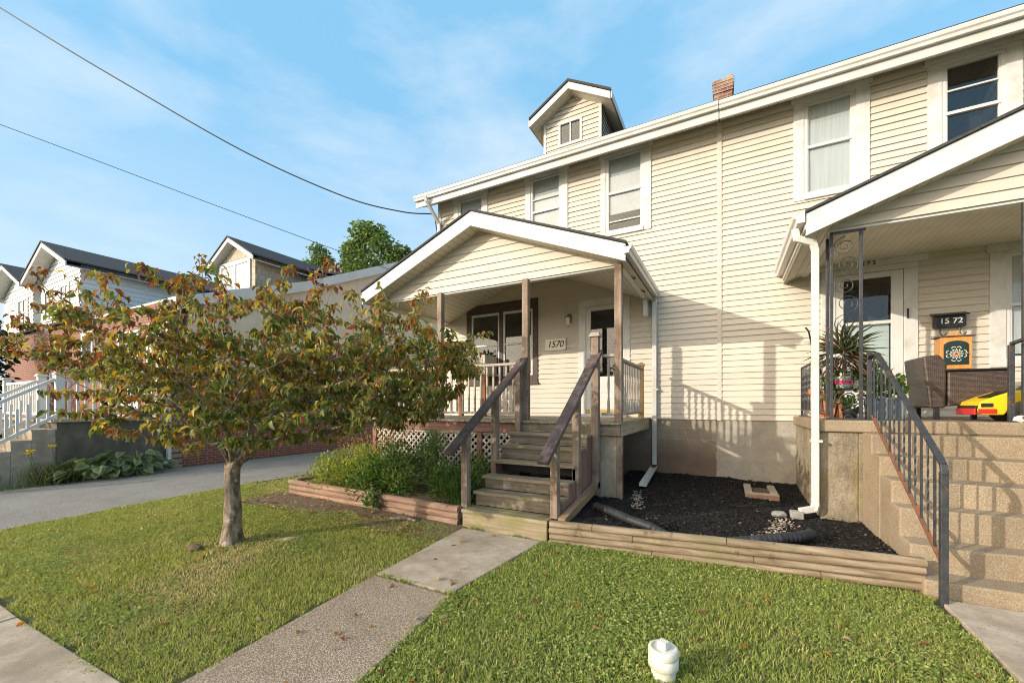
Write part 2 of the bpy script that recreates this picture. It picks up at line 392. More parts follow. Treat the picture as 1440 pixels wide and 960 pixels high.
def foundation_mat():
    m, nt, p = newmat('foundation_block')
    tc = nd(nt, 'ShaderNodeTexCoord'); sp = nd(nt, 'ShaderNodeSeparateXYZ'); cb = nd(nt, 'ShaderNodeCombineXYZ')
    nt.links.new(tc.outputs['Object'], sp.inputs[0]); nt.links.new(sp.outputs['X'], cb.inputs[0]); nt.links.new(sp.outputs['Z'], cb.inputs[1])
    b = nd(nt, 'ShaderNodeTexBrick'); b.inputs['Scale'].default_value = 1; b.inputs['Brick Width'].default_value = .41; b.inputs['Row Height'].default_value = .205
    b.inputs['Mortar Size'].default_value = .006; b.inputs['Color1'].default_value = rgba((.29,.245,.185)); b.inputs['Color2'].default_value = rgba((.34,.29,.225)); b.inputs['Mortar'].default_value = rgba((.42,.36,.28))
    nt.links.new(cb.outputs[0], b.inputs['Vector']); v = coords(nt)
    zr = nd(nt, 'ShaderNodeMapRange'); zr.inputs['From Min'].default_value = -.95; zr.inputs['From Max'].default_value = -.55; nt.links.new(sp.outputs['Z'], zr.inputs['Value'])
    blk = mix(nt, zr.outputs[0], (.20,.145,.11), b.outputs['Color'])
    blk = mix(nt, .6, blk, ramp(nt, noise(nt, v, 4, 8, .7), [(.3, (.6,.58,.52)), (.7, (1.,1.,1.))]), 'MULTIPLY')
    par = ramp(nt, noise(nt, v, 5, 9, .75), [(.3, (.27,.25,.215)), (.7, (.44,.405,.345))])
    par = mix(nt, ramp(nt, noise(nt, v, 2.0, 5), [(.55, 0.), (.7, .5)]), par, (.46,.36,.22))
    xn = nd(nt, 'ShaderNodeMath', operation='ADD'); n2 = nd(nt, 'ShaderNodeMath', operation='MULTIPLY'); n2.inputs[1].default_value = .05
    nt.links.new(noise(nt, v, 9), n2.inputs[0]); nt.links.new(sp.outputs['X'], xn.inputs[0]); nt.links.new(n2.outputs[0], xn.inputs[1])
    st = nd(nt, 'ShaderNodeMath', operation='GREATER_THAN'); st.inputs[1].default_value = -.14; nt.links.new(xn.outputs[0], st.inputs[0])
    c = mix(nt, st.outputs[0], blk, par)
    nt.links.new(c, p.inputs['Base Color']); p.inputs['Roughness'].default_value = .95
    bump(nt, p, noise(nt, v, 40, 8, .75), .6, .012); return m
M['foundation'] = foundation_mat()

def wicker_mat():
    m, nt, p = newmat('brown_wicker')
    tc = nd(nt, 'ShaderNodeTexCoord'); sp = nd(nt, 'ShaderNodeSeparateXYZ'); nt.links.new(tc.outputs['Object'], sp.inputs[0])
    ad = nd(nt, 'ShaderNodeMath', operation='ADD'); nt.links.new(sp.outputs['X'], ad.inputs[0]); nt.links.new(sp.outputs['Y'], ad.inputs[1])
    cb = nd(nt, 'ShaderNodeCombineXYZ'); nt.links.new(ad.outputs[0], cb.inputs[0]); nt.links.new(sp.outputs['Z'], cb.inputs[1])
    b = nd(nt, 'ShaderNodeTexBrick'); b.inputs['Scale'].default_value = 1; b.inputs['Brick Width'].default_value = .034; b.inputs['Row Height'].default_value = .014
    b.inputs['Mortar Size'].default_value = .0026; b.inputs['Color1'].default_value = rgba((.07,.048,.038)); b.inputs['Color2'].default_value = rgba((.12,.086,.068)); b.inputs['Mortar'].default_value = rgba((.02,.014,.012))
    nt.links.new(cb.outputs[0], b.inputs['Vector']); nt.links.new(b.outputs['Color'], p.inputs['Base Color']); p.inputs['Roughness'].default_value = .45
    bump(nt, p, b.outputs['Fac'], -.6, .004); return m
M['wicker'] = wicker_mat()

# ------------------------------------------------------------------ camera, sky, sun
cam = bpy.data.cameras.new('camera'); co = bpy.data.objects.new('camera', cam); col.objects.link(co)
cam.sensor_width = 36; cam.lens = 36*569/1440; cam.shift_y = 90/1440; cam.clip_end = 2000; cam.clip_start = .05
co.location = (0, 0, 0); co.rotation_euler = (R_(90), 0, R_(28)); sc.camera = co

SUN_EL = 16.8; SX, SY = -.86, -1.0                      # towards the sun
sun = bpy.data.lights.new('sun', 'SUN'); so = bpy.data.objects.new('sun', sun); col.objects.link(so)
sun.energy = 3.25; sun.angle = R_(.55); sun.color = (1, .90, .75)
h = math.hypot(SX, SY); sv = Vector((SX/h*math.cos(R_(SUN_EL)), SY/h*math.cos(R_(SUN_EL)), math.sin(R_(SUN_EL))))
so.rotation_euler = sv.to_track_quat('Z', 'Y').to_euler(); so.location = (-6, -8, 12)

w = bpy.data.worlds.new('World'); sc.world = w; w.use_nodes = True
nt = w.node_tree; bg = nt.nodes['Background']
sky = nd(nt, 'ShaderNodeTexSky', sky_type='NISHITA'); sky.sun_disc = False
sky.sun_elevation = R_(SUN_EL); sky.sun_rotation = math.atan2(SX, SY); sky.air_density = 1.0; sky.dust_density = .6; sky.ozone_density = 1.6
tc = nd(nt, 'ShaderNodeTexCoord')
mp = nd(nt, 'ShaderNodeMapping'); mp.inputs['Scale'].default_value = (1.0, 1.0, 2.6); mp.inputs['Rotation'].default_value = (.12, .08, .4); mp.inputs['Location'].default_value = (.35, .1, .2)
nt.links.new(tc.outputs['Generated'], mp.inputs['Vector'])
n1 = nd(nt, 'ShaderNodeTexNoise'); n1.inputs['Scale'].default_value = 2.0; n1.inputs['Detail'].default_value = 8; n1.inputs['Roughness'].default_value = .58; n1.inputs['Distortion'].default_value = .15
nt.links.new(mp.outputs[0], n1.inputs['Vector'])
cl = ramp(nt, n1.outputs['Fac'], [(.46, 0.), (.74, .62)])
sp = nd(nt, 'ShaderNodeSeparateXYZ'); nt.links.new(tc.outputs['Generated'], sp.inputs[0])
hz = nd(nt, 'ShaderNodeMapRange'); hz.inputs['From Min'].default_value = .05; hz.inputs['From Max'].default_value = .55; hz.inputs['To Min'].default_value = .80; hz.inputs['To Max'].default_value = .03
nt.links.new(sp.outputs['Z'], hz.inputs['Value'])
skc = mix(nt, .76, sky.outputs[0], (1.65, 3.9, 5.9))
sk2 = mix(nt, hz.outputs[0], skc, (4.4, 5.1, 5.8))
sk3 = mix(nt, cl, sk2, (4.9, 5.4, 5.9))
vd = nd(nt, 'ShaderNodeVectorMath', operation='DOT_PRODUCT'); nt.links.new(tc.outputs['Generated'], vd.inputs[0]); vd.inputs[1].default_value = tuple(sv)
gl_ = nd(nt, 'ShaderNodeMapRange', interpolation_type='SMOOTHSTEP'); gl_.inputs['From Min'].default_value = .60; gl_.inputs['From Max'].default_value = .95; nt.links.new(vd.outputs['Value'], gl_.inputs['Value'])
sk4 = mix(nt, gl_.outputs[0], sk3, (24., 20., 15.4))     # bright haze round the low sun, added out of view as warm fill
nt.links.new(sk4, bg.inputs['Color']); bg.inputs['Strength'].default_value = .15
vs = sc.view_settings; vs.view_transform = 'Standard'; vs.look = 'None'; vs.gamma = 1; vs.exposure = .30; vs.use_curve_mapping = False

# ------------------------------------------------------------------ ground
def G(x, y):
    """lawn height (relative to the eye)"""
    yy = np.clip(y, .9, 4.2); xx = np.maximum(0, -8 - np.maximum(x, -13))
    return -1.5 - .03*(4.2 - yy) - .02*xx
def sheet(name, xs, ys, zf, m, kind='structure', label=None, cat=None, parent=None):
    X, Y = np.meshgrid(xs, ys); V = np.stack([X, Y, zf(X, Y)], -1).reshape(-1, 3); nx = len(xs); ny = len(ys)
    i = (np.arange(ny-1)[:, None]*nx + np.arange(nx-1)[None]).ravel()[:, None]
    o = np_mesh(name, V, [i + np.array([[0, 1, nx+1, nx]])], m, smooth=True, parent=parent)
    return tag(o, label, cat, kind=kind)
xs = np.concatenate([[-500, -150, -60, -30, -20], np.arange(-16, 6.01, .2), [8, 15, 40, 150, 500]])
ys = np.concatenate([[-500, -150, -40, -12], np.arange(-4, 14.01, .2), [18, 30, 60, 150, 500]])
sheet('ground', xs, ys, lambda X, Y: G(X, Y) - .012 + .012*(vnoise(X, Y, .45, 3) - .5), M['lawnsoil'])
def slab(name, poly, th, m, label=None, up=.012):
    """a flat slab following the lawn"""
    mb = MB(); n = len(poly)
    top = [(x, y, float(G(x, y)) + up) for x, y in poly]; bot = [(x, y, float(G(x, y)) + up - th) for x, y in poly]
    mb.add(top + bot, [tuple(range(n)), tuple(range(2*n-1, n-1, -1))] + [(i, n+i, n+(i+1)%n, (i+1)%n) for i in range(n)])
    return tag(mb.build(name, m, bevel=.008), label, kind='structure')
slab('sidewalk', [(-30,-.62),(-6.42,-.62),(-6.42,.93),(-30,.93)], .1, M['concrete'])
slab('sidewalk', [(-6.40,-.62),(-4.72,-.62),(-4.72,.94),(-6.40,.93)], .1, M['concrete'])
slab('sidewalk', [(-4.70,-.62),(-3.02,-.62),(-3.02,1.0),(-4.70,.94)], .1, M['concrete'])
slab('sidewalk', [(-3.0,-.62),(6,-.62),(6,.93),(-3.0,.93)], .1, M['concrete'])
slab('walkway', [(-2.75,.945),(-1.76,.945),(-1.98,2.66),(-2.83,2.66)], .1, M['aggregate'], up=.010)
slab('walkway', [(-2.83,2.685),(-2.0,2.70),(-1.80,4.09),(-2.86,4.09)], .1, M['concrete'], up=.012)
slab('walkway', [(1.42,.945),(2.9,.945),(2.9,4.30),(1.44,4.30)], .1, M['concrete'], up=.014)
ys2 = np.concatenate([np.arange(-2.6, 12, .3), [14, 18, 22]])
xs2 = np.linspace(-12.25, -8.1, 16)
def dz(X, Y):
    return G(X, Y) + .008 + .004*vnoise(X, Y, .7, 5)
sheet('driveway', xs2, ys2, dz, M['asphalt'])
# wavy driveway edges come from the grass that leans over them
sheet('road', np.linspace(-60, 40, 30), np.array([-10, -6, -2.8]), lambda X, Y: G(X, Y)*0 - 1.75, M['asphalt'])
slab('kerb', [(-60,-2.8),(40,-2.8),(40,-2.62),(-60,-2.62)], .3, M['concrete'], up=.03)
sheet('bare_soil', np.linspace(-6.9, -2.86, 22), np.linspace(3.62, 4.32, 8), lambda X, Y: G(X, Y) + .004 + .012*vnoise(X, Y, .2, 9), M['soil'])

# ------------------------------------------------------------------ the twin house
HX0, HX1, SEAM, FY = -6.3, 6.1, -.12, 8.0
house = thing('twin_house', (SEAM, 12, -1.5), 'two-storey cream vinyl sided twin house with white eaves and one small dormer', 'house')
WIN = [  # outer x0,x1  glass x0,x1, z0, z1, meeting z
 (-5.83,-4.88,-5.66,-5.04,3.45,4.86,4.18), (-3.91,-2.93,-3.745,-3.115,3.45,4.87,4.18), (-2.235,-1.265,-2.085,-1.45,3.45,4.87,4.18),
 (.955,1.915,1.138,1.70,3.42,4.82,4.145), (2.555,3.49,2.75,3.29,3.42,4.80,4.14)]
holes = [(g0-.05, g1+.05, z0-.04, z1+.05) for _,_,g0,g1,z0,z1,_ in WIN]
holes += [(-5.36,-3.70,.62,2.17), (-2.55,-1.80,-.3,2.0), (1.50,2.30,-.3,2.02), (3.32,4.3,.62,2.1), (-5.36+9.5,-3.70+9.5,-9,-8)]
mb = MB(); mF = lambda u, w_, z: (u, FY - w_, z)
for a, b in ((HX0+.07, SEAM-.035), (SEAM+.035, HX1-.07)):
    lap_wall(mb, lambda z: (a, b), -.25, 5.0, mF, holes=holes)
wall = mb.build('siding', M['siding'], house)
mb = MB()   # side and back walls, plain boards behind the lived-in front
for a, b in ((HX0, HX0+.02), (HX1-.02, HX1)): mb.box(a, b, FY+.01, 16, -.25, 5.05)
mb.box(HX0+.02, HX1-.02, 15.98, 16, -.25, 5.05)
mb.add([(HX0,FY,5.05),(HX0,16,5.05),(HX0,12,7.45)], [(0,1,2)]); mb.add([(HX1,FY,5.05),(HX1,16,5.05),(HX1,12,7.45)], [(0,1,2)])
mb.build('side_wall', M['siding'], house)
mb = MB(); mb.box(HX0-.01, HX0+.07, FY-.03, FY+.07, -.25, 4.98); mb.build('corner_board', M['trim'], house)
mb = MB(); mb.box(SEAM-.035, SEAM+.035, FY-.028, FY+.01, -.26, 4.985); mb.build('seam_strip', M['siding'], house)
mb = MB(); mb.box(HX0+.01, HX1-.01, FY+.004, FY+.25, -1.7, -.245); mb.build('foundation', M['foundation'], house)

def blind_int(parent, x0, x1, z0, z1, y, zcut, bm, dark=True):
    """room behind a pane: a dark recess, with a blind or curtain hanging down to zcut"""
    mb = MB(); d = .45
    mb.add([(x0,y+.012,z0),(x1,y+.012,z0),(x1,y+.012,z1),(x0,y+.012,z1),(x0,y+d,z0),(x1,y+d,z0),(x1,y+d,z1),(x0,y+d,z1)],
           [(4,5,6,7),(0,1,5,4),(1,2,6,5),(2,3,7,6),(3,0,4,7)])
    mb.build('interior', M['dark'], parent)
    if zcut is not None and zcut < z1:
        mb = MB(); mb.box(x0+.004, x1-.004, y+.028, y+.032, zcut, z1-.004); mb.build('blind', bm, parent)

def sash_window(house, o0, o1, g0, g1, z0, z1, zm, zb, ztop, bm, cuts, extra=(), y=FY, tm='trim', pane='glass', name='window'):
    """face trim (the window mesh) with sash, pane and blind under it"""
    mb = MB(); f = y - .030
    mb.box(o0, g0-.045, f, y+.012, zb, ztop-.11); mb.box(g1+.045, o1, f, y+.012, zb, ztop-.11)
    mb.box(o0-.03, o1+.03, f-.012, y+.012, ztop-.11, ztop); mb.box(g0-.045, g1+.045, f-.018, y+.012, zb, z0-.035)
    mb.box(g0-.045, g1+.045, f-.006, y+.012, z1+.035, ztop-.11)
    win = mb.build(name, M[tm], house, bevel=.004)
    mb = MB()
    for a, b in ((g0-.045, g0), (g1, g1+.045)): mb.box(a, b, f+.012, y+.03, z0-.035, z1+.035)
    mb.box(g0, g1, f+.012, y+.03, z0-.035, z0+.008); mb.box(g0, g1, f+.012, y+.03, z1-.008, z1+.035)
    mb.box(g0, g1, f+.006, y+.028, zm-.022, zm+.022)
    for e in extra: mb.box(g0, g1, f+.016, y+.026, e-.012, e+.012)
    for a, b in ((g0, g0+.018), (g1-.018, g1)): mb.box(a, b, f+.02, y+.026, z0+.008, z1-.008)
    mb.build('sash', M['white'], win, bevel=.003)
    mb = MB(); mb.box(g0+.018, g1-.018, y+.012, y+.016, z0+.008, z1-.008); mb.build('pane', M[pane], win)
    blind_int(win, g0, g1, z0, z1, y, cuts, bm)
    return win
for k, (o0, o1, g0, g1, z0, z1, zm) in enumerate(WIN):
    right = k > 2
    sash_window(house, o0, o1, g0, g1, z0, z1, zm, z0-.11, 5.0, M['curtain'] if right else M['blind'],
                [3.8, 3.46, 3.78, 3.43, None][k], extra=[(), (4.45,), (3.62,), (), (4.46,)][k])

# roof, soffit, gutters
mb = MB(); th = .09
def roofpts(y0, z0, y1, z1): return [(y0, z0), (y1, z1), (y1, z1-th), (y0, z0-th+.03)]
mb.ext_x([(7.525,5.065),(12,7.53),(16.5,5.06),(16.5,5.0),(12,7.45),(7.525,5.035)], HX0-.36, HX1+.36)
roof = mb.build('roof', M['shingle'], house)
def bricks_chim():
    mb = MB(); x0, x1, y0, y1 = -.30, .13, 11.0, 11.42
    mb.box(x0+.02, x1-.02, y0+.02, y1-.02, 6.6, 7.56)
    for i, g in ((0,-.005),(1,-.02),(2,-.035),(3,-.05)): mb.box(x0-g*0+g*.4, x1-g*.4, y0+g*.4, y1-g*.4, 7.56+i*.075, 7.56+i*.075+.071)
    mb.box(x0+.06, x0+.16, y0+.02, y0+.12, 7.857, 7.90); mb.box(x0+.28, x0+.42, y0+.0, y0+.15, 7.857, 7.92)
    return mb.build('chimney', M['chimney'], roof, bevel=.006)
bricks_chim()
mb = MB(); mb.m = 0
for a, b in ((HX0-.34, SEAM-.01), (SEAM+.01, HX1+.34)):
    mb.add([(a,8.02,5.0),(b,8.02,5.0),(b,7.59,4.79),(a,7.59,4.79)], [(0,1,2,3)])
    mb.add([(a,8.02,5.012),(b,8.02,5.012),(b,7.59,4.802),(a,7.59,4.802)], [(0,1,2,3)])
mb.build('soffit', M['soffit_x'], house)
mb = MB()
for a, b, dz_ in ((HX0-.36, SEAM-.006, 0), (SEAM+.006, HX1+.36, -.012)):
    mb.ext_x([(7.60,4.775),(7.60,5.02),(7.57,5.02),(7.57,4.775)], a, b)
mb.build('fascia', M['gutter'], house)
def gutter_profile(y, z, h=.125, d=.125, sgn=-1):
    return [(y,z),(y,z-h),(y+sgn*d*.62,z-h),(y+sgn*d*.72,z-h*.62),(y+sgn*d*.92,z-h*.45),(y+sgn*d,z-h*.08),(y+sgn*d,z+.004),(y+sgn*d*.9,z+.004),(y+sgn*d*.86,z-.02),(y+sgn*.012,z-.02),(y+sgn*.012,z)]
for a, b, dz_ in ((HX0-.36, SEAM-.006, 0), (SEAM+.006, HX1+.36, -.006)):
    mb = MB(); mb.ext_x(gutter_profile(7.567, 5.025+dz_, .115, .085), a, b); mb.build('gutter', M['gutter'], house, bevel=.003)

# dormer
mb = MB(); DX0, DX1, DY = -3.735, -2.385, 8.6; DA = -3.04
dl = lambda z: (DX0+.05 + max(0, (z-6.62))*1.62, DX1-.05 - max(0, (z-6.62))*1.62)
lap_wall(mb, dl, 5.62, 7.02, lambda u, w_, z: (u, DY-w_, z), holes=[(-3.32,-2.87,5.88,6.33)])
for x in (DX0, DX1): 
    sg = 1 if x == DX1 else -1
    lap_wall(mb, lambda z: (DY+.03, DY + max(.05, (z-5.05)/.55 - 1.0)), 5.62, 6.62, lambda u, w_, z: (x + sg*w_, u, z))
mb.box(DX0+.02, DX1-.02, DY+.02, DY+.08, 5.6, 5.88); mb.box(DX0+.02, -3.34, DY+.02, DY+.08, 5.88, 6.6); mb.box(-2.85, DX1-.02, DY+.02, DY+.08, 5.88, 6.6); mb.box(-3.34,-2.85,DY+.02,DY+.08,6.33,6.6)
dorm = mb.build('dormer', M['siding'], house)
mb = MB()
for x in (DX0, DX1-.06):
    mb = MB(); mb.box(x, x+.06, DY-.022, DY+.06, 5.6, 6.64); mb.build('corner_board', M['trim'], dorm)
def gable_roof(parent, xa, za, hw, drop, y0, y1, th=.05, fas=.15, over=.26, shing='shingle', fm='white', sof='soffit_y', fd=.03):
    """gable roof facing the street: shingles, rake fascia boards, underside"""
    L = (xa-hw, za-drop); A = (xa, za); Rr = (xa+hw, za-drop); s_ = drop/hw
    mb = MB(); mb.ext_y([L, A, Rr, (Rr[0], Rr[1]-th), (A[0], A[1]-th), (L[0], L[1]-th)], y0-.025, y1); r = mb.build('roof' if parent.type == 'EMPTY' else 'dormer_roof', M[shing], parent)
    e = .004
    mb = MB(); g = .012
    mb.ext_y([(L[0]+g, L[1]-th-e), (A[0], A[1]-th-e), (A[0], A[1]-th-fas), (L[0]+g, L[1]-th-fas+.0)], y0, y0+fd)
    mb.ext_y([(A[0], A[1]-th-e), (Rr[0]-g, Rr[1]-th-e), (Rr[0]-g, Rr[1]-th-fas), (A[0], A[1]-th-fas)], y0, y0+fd)
    f = mb.build('fascia', M[fm], parent, bevel=.003)
    mb = MB(); t2 = th + fas*.86
    mb.ext_y([(L[0]+g, L[1]-t2), (A[0], A[1]-t2), (A[0], A[1]-t2-.012), (L[0]+g, L[1]-t2-.012)], y0+fd, y1)
    mb.ext_y([(A[0], A[1]-t2), (Rr[0]-g, Rr[1]-t2), (Rr[0]-g, Rr[1]-t2-.012), (A[0], A[1]-t2-.012)], y0+fd, y1)
    s2 = mb.build('soffit', M[sof], parent)
    return r, f, s2
gable_roof(dorm, DA, 7.06, .93, .54, 8.30, 11.6, fas=.15)
for x, sg in ((DA-.93, -1), (DA+.93, 1)):
    mb = MB(); mb.box(min(x, x+sg*.02), max(x, x+sg*.02), 8.31, 10.6, 6.33, 6.475); mb.build('eave_board', M['white'], dorm)
mb = MB()
for a, b, c, d in ((-3.37,-3.32,5.82,6.37),(-2.87,-2.82,5.82,6.37)): mb.box(a, b, DY-.03, DY+.03, c, d)
mb.box(-3.32,-2.87,DY-.03,DY+.03,6.32,6.37); mb.box(-3.32,-2.87,DY-.03,DY+.03,5.82,5.88); mb.box(-3.105,-3.075,DY-.022,DY+.03,5.88,6.32)
dw = mb.build('window', M['white'], dorm, bevel=.004)
# (sub-parts stop at this level: the panes belong to the dormer window's own mesh neighbours)
mb = MB(); mb.box(-3.32,-2.87,DY+.004,DY+.008,5.88,6.32); mb.build('pane', M['glass'], dorm)
blind_int(dorm, -3.32, -2.87, 5.88, 6.32, DY+.01, None, M['blind'])
sc.cycles.filter_width = 1.05
# ------------------------------------------------------------------ doors and ground floor windows
def door(name, o0, o1, ztop, d0, d1, dtop, zb, g0, g1, gz0, gz1, head=None, label=None):
    mb = MB(); f = FY - .03
    mb.box(o0, d0, f, FY+.012, zb, dtop); mb.box(d1, o1, f, FY+.012, zb, dtop); mb.box(o0, o1, f-.006, FY+.012, dtop, ztop)
    if head: mb.box(head[0], head[1], f-.014, FY+.012, ztop+.002, head[2])
    mb.box(o0+.05, o1-.05, f-.09, FY+.02, zb-.06, zb-.001)
    fr = mb.build(name, M['trim'], house, bevel=.004)
    if label: fr['label'] = label
    mb = MB(); y0, y1 = FY-.018, FY+.018
    mb.box(d0+.004, g0, y0, y1, zb+.01, dtop-.004); mb.box(g1, d1-.004, y0, y1, zb+.01, dtop-.004)
    mb.box(g0, g1, y0, y1, gz1, dtop-.004)
    if isinstance(gz0, tuple):
        lo, up = gz0; mb.box(g0, g1, y0, y1, zb+.01, lo); mb.box(g0, g1, y0, y1, up-.05, up)
        panes = [(lo, up-.05), (up, gz1)]
    else:
        mb.box(g0, g1, y0, y1, zb+.01, gz0); panes = [(gz0, gz1)]
        for i in (0, 1): mb.box(g0+.03, g1-.03, y0-.008, y1, zb+.1+i*.33, zb+.1+i*.33+.27)
    mb.build('storm_door', M['white'], fr, bevel=.004)
    mb = MB()
    for a, b in panes: mb.box(g0, g1, FY-.004, FY, a, b)
    mb.build('pane', M['glass'], fr)
    mb = MB()
    mb.box(d0+.05, d0+.075, y0-.045, y0-.03, .78, .93); mb.box(d0+.055, d0+.07, y0-.032, y0, .79, .81); mb.box(d0+.055, d0+.07, y0-.032, y0, .9, .92)
    mb.build('handle', M['black'], fr, bevel=.003)
    return fr
d1 = door('door', -2.69, -1.66, 2.14, -2.54, -1.81, 2.0, -.17, -2.44, -1.91, .58, 1.91)
blind_int(d1, -2.44, -1.91, .58, 1.91, FY, None, None)
mb = MB(); mb.box(-2.52, -1.83, FY-.055, FY-.02, -.155, -.085); t = mb.build('threshold', wood('brass_threshold', (.40,.29,.09), (.5,.37,.13), 0), d1, bevel=.004)
d2 = door('door', 1.32, 2.455, 2.10, 1.50, 2.30, 2.02, -.12, 1.60, 2.16, (.22, 1.28), 1.93, head=(1.22, 2.56, 2.21))
blind_int(d2, 1.60, 2.16, .22, 1.93, FY, None, None)
mb = MB(); mb.box(1.605, 2.155, FY+.05, FY+.056, .22, 1.24); mb.build('blind', M['blind_w'], d2)
mb = MB(); mb.box(2.33, 2.345, FY-.06, FY-.03, 1.28, 1.42); mb.build('hinge', M['black'], d2)
numerals = [text_mesh('numeral', ch, .085, Matrix.Translation((1.76 + i*.066, FY-.052, 2.15)) @ FACE_S, M['black'], d2) for i, ch in enumerate('1572')]

# brown double window on the left porch
mb = MB(); f = FY - .035
mb.box(-5.457,-5.32,f,FY+.01,.50,2.33); mb.box(-3.73,-3.609,f,FY+.01,.50,2.33); mb.box(-5.32,-3.73,f,FY+.01,2.11,2.33); mb.box(-5.32,-3.73,f,FY+.01,.50,.66)
mb.box(-4.565,-4.467,f-.004,FY+.01,.66,2.11); mb.box(-5.48,-3.585,f-.02,FY+.01,.46,.505)
bw = mb.build('window', M['brown'], house, bevel=.004)
mb = MB()
for a, b in ((-5.32,-4.565),(-4.467,-3.73)):
    mb.box(a,a+.04,f+.01,FY+.02,.66,2.11); mb.box(b-.04,b,f+.01,FY+.02,.66,2.11); mb.box(a+.04,b-.04,f+.01,FY+.02,2.06,2.11); mb.box(a+.04,b-.04,f+.01,FY+.02,.66,.71)
    mb.box(a+.04,b-.04,f+.008,FY+.018,1.36,1.40)
mb.build('sash', M['white'], bw, bevel=.003)
mb = MB()
for a, b in ((-5.28,-4.605),(-4.427,-3.77)): mb.box(a,b,FY+.005,FY+.009,.71,2.06)
mb.build('pane', M['glass'], bw)
blind_int(bw, -5.32, -3.73, .66, 2.11, FY+.01, None, M['blind'])
# right ground floor window (partly outside the frame)
sash_window(house, 3.18, 4.45, 3.38, 4.25, .66, 2.02, 1.36, .52, 2.2, M['curtain'], .7)

# ------------------------------------------------------------------ left wooden porch
P_ = M
lp = thing('wooden_porch', (-3.65, 6.8, -1.5), 'weathered wooden porch with cream gable roof above the brown steps', 'porch')
PY, DZ = 5.7, -.23
mb = MB()
x = -6.02
while x < -1.29:
    x1 = min(x + .135, -1.28); mb.box(x, x1 - .006, 5.58, FY-.02, DZ-.035 + rnd.uniform(-.002,.002), DZ + rnd.uniform(-.003,.003)); x = x1
mb.build('deck', M['deck'], lp)
mb = MB(); mb.box(-6.0,-2.92,5.62,5.66,DZ-.20,DZ-.037); mb.build('rim_board', M['mauve'], lp, bevel=.003)
mb = MB(); mb.box(-2.90,-1.66,5.62,5.66,DZ-.19,DZ-.037); mb.box(-1.655,-1.30,5.615,5.655,DZ-.19,DZ-.037); mb.build('rim_board', M['riser'], lp, bevel=.003)
mb = MB(); mb.box(-1.34,-1.29,5.66,7.9,DZ-.20,DZ-.037); o = mb.build('rim_board', M['rail_y'], lp, bevel=.004)
mb = MB()
for y in (6.3, 6.9, 7.5): mb.box(-5.95,-1.36,y,y+.045,DZ-.19,DZ-.037)
mb.build('joist', M['post'], lp)
def lattice_panel(x0, x1, z0, z1, y):
    mb = MB(); p = .112; w_ = .030
    for lay, sg in ((0, 1), (1, -1)):
        k = -(z1-z0) - .1
        while k < (x1-x0) + (z1-z0):
            pts = []
            # line x = x0 + k + t (sg>0) or x0 + k + (H - t), t = z - z0
            H = z1 - z0
            def X(t): return x0 + k + (t if sg > 0 else H - t)
            tlo, thi = 0., H
            if sg > 0: tlo = max(tlo, -k); thi = min(thi, x1-x0-k)
            else: thi = min(thi, H + k); tlo = max(tlo, H + k - (x1-x0))
            if thi - tlo > .03:
                yy = y + lay*.009
                mb.bar((X(tlo), yy, z0+tlo), (X(thi), yy, z0+thi), .008, w_, up=(1 if sg < 0 else -1, 0, 1))
            k += p
    mb.box(x0, x1, y-.012, y+.02, z1, z1+.03); mb.box(x0, x1, y-.012, y+.02, z0-.03, z0)
    return mb.build('lattice_panel', M['lattice'], lp)
for a, b in ((-5.95,-4.62),(-4.50,-3.66),(-3.56,-2.93)): lattice_panel(a, b, -1.24, -.47, 5.66)
for x in (-6.0,-4.56,-3.61):
    mb = MB(); mb.box(x-.045,x+.045,5.635,5.72,-1.45,-.432); mb.build('footing_post', M['redpost'], lp, bevel=.004)
mb = MB(); mb.box(-1.62,-1.36,5.66,5.69,-1.32,-.425); mb.build('pier_panel', M['panel'], lp, bevel=.003)
mb = MB(); mb.box(-1.358,-1.285,5.655,5.74,-1.36,-.435); mb.build('pier_post', M['post'], lp, bevel=.004)
mb = MB(); mb.box(-6.0,-2.95,6.2,6.22,-1.5,-.5); mb.box(-2.6,-1.7,7.0,7.02,-1.4,-.5); mb.build('underdeck_shade', M['dark'], lp)  # dark sheets painted in for the shade under the open deck
for x, s_ in ((-5.9,.09),(-4.45,.095),(-2.78,.10),(-1.34,.10)):
    mb = MB(); mb.box(x-s_/2,x+s_/2,PY-s_/2,PY+s_/2,DZ,1.975); mb.build('post', M['post'], lp, bevel=.006)
def turned(mb, x, y, z0, z1, r=.019):
    h_ = z1 - z0
    prof = [(r,0),(r,.22*h_),(r*.55,.24*h_),(r*.95,.26*h_),(r*.6,.285*h_),(r*.9,.5*h_),(r*.6,.70*h_),(r*.95,.73*h_),(r*.55,.75*h_),(r,.77*h_),(r,h_)]
    mb.lathe([(a, b) for a, b in prof], (x, y, z0), n=8)
def rail_part(name, p0, p1, w_, h_, m):
    mb = MB(); mb.bar(p0, p1, w_, h_); return mb.build(name, m, lp, bevel=.004)
for a, b in ((-5.855,-4.50),(-4.40,-2.83)):
    rail_part('top_rail', (a,PY,.66), (b,PY,.66), .07, .04, M['rail_x']); rail_part('bottom_rail', (a,PY,-.12), (b,PY,-.12), .05, .04, M['rail_x'])
    n = int((b-a)/.115)
    for i in range(n):
        x = a + (i+.5)*(b-a)/n
        mb = MB(); mb.box(x-.0145,x+.0145,PY-.0145,PY+.0145,-.1,.64); mb.build('baluster', M['bal'], lp)
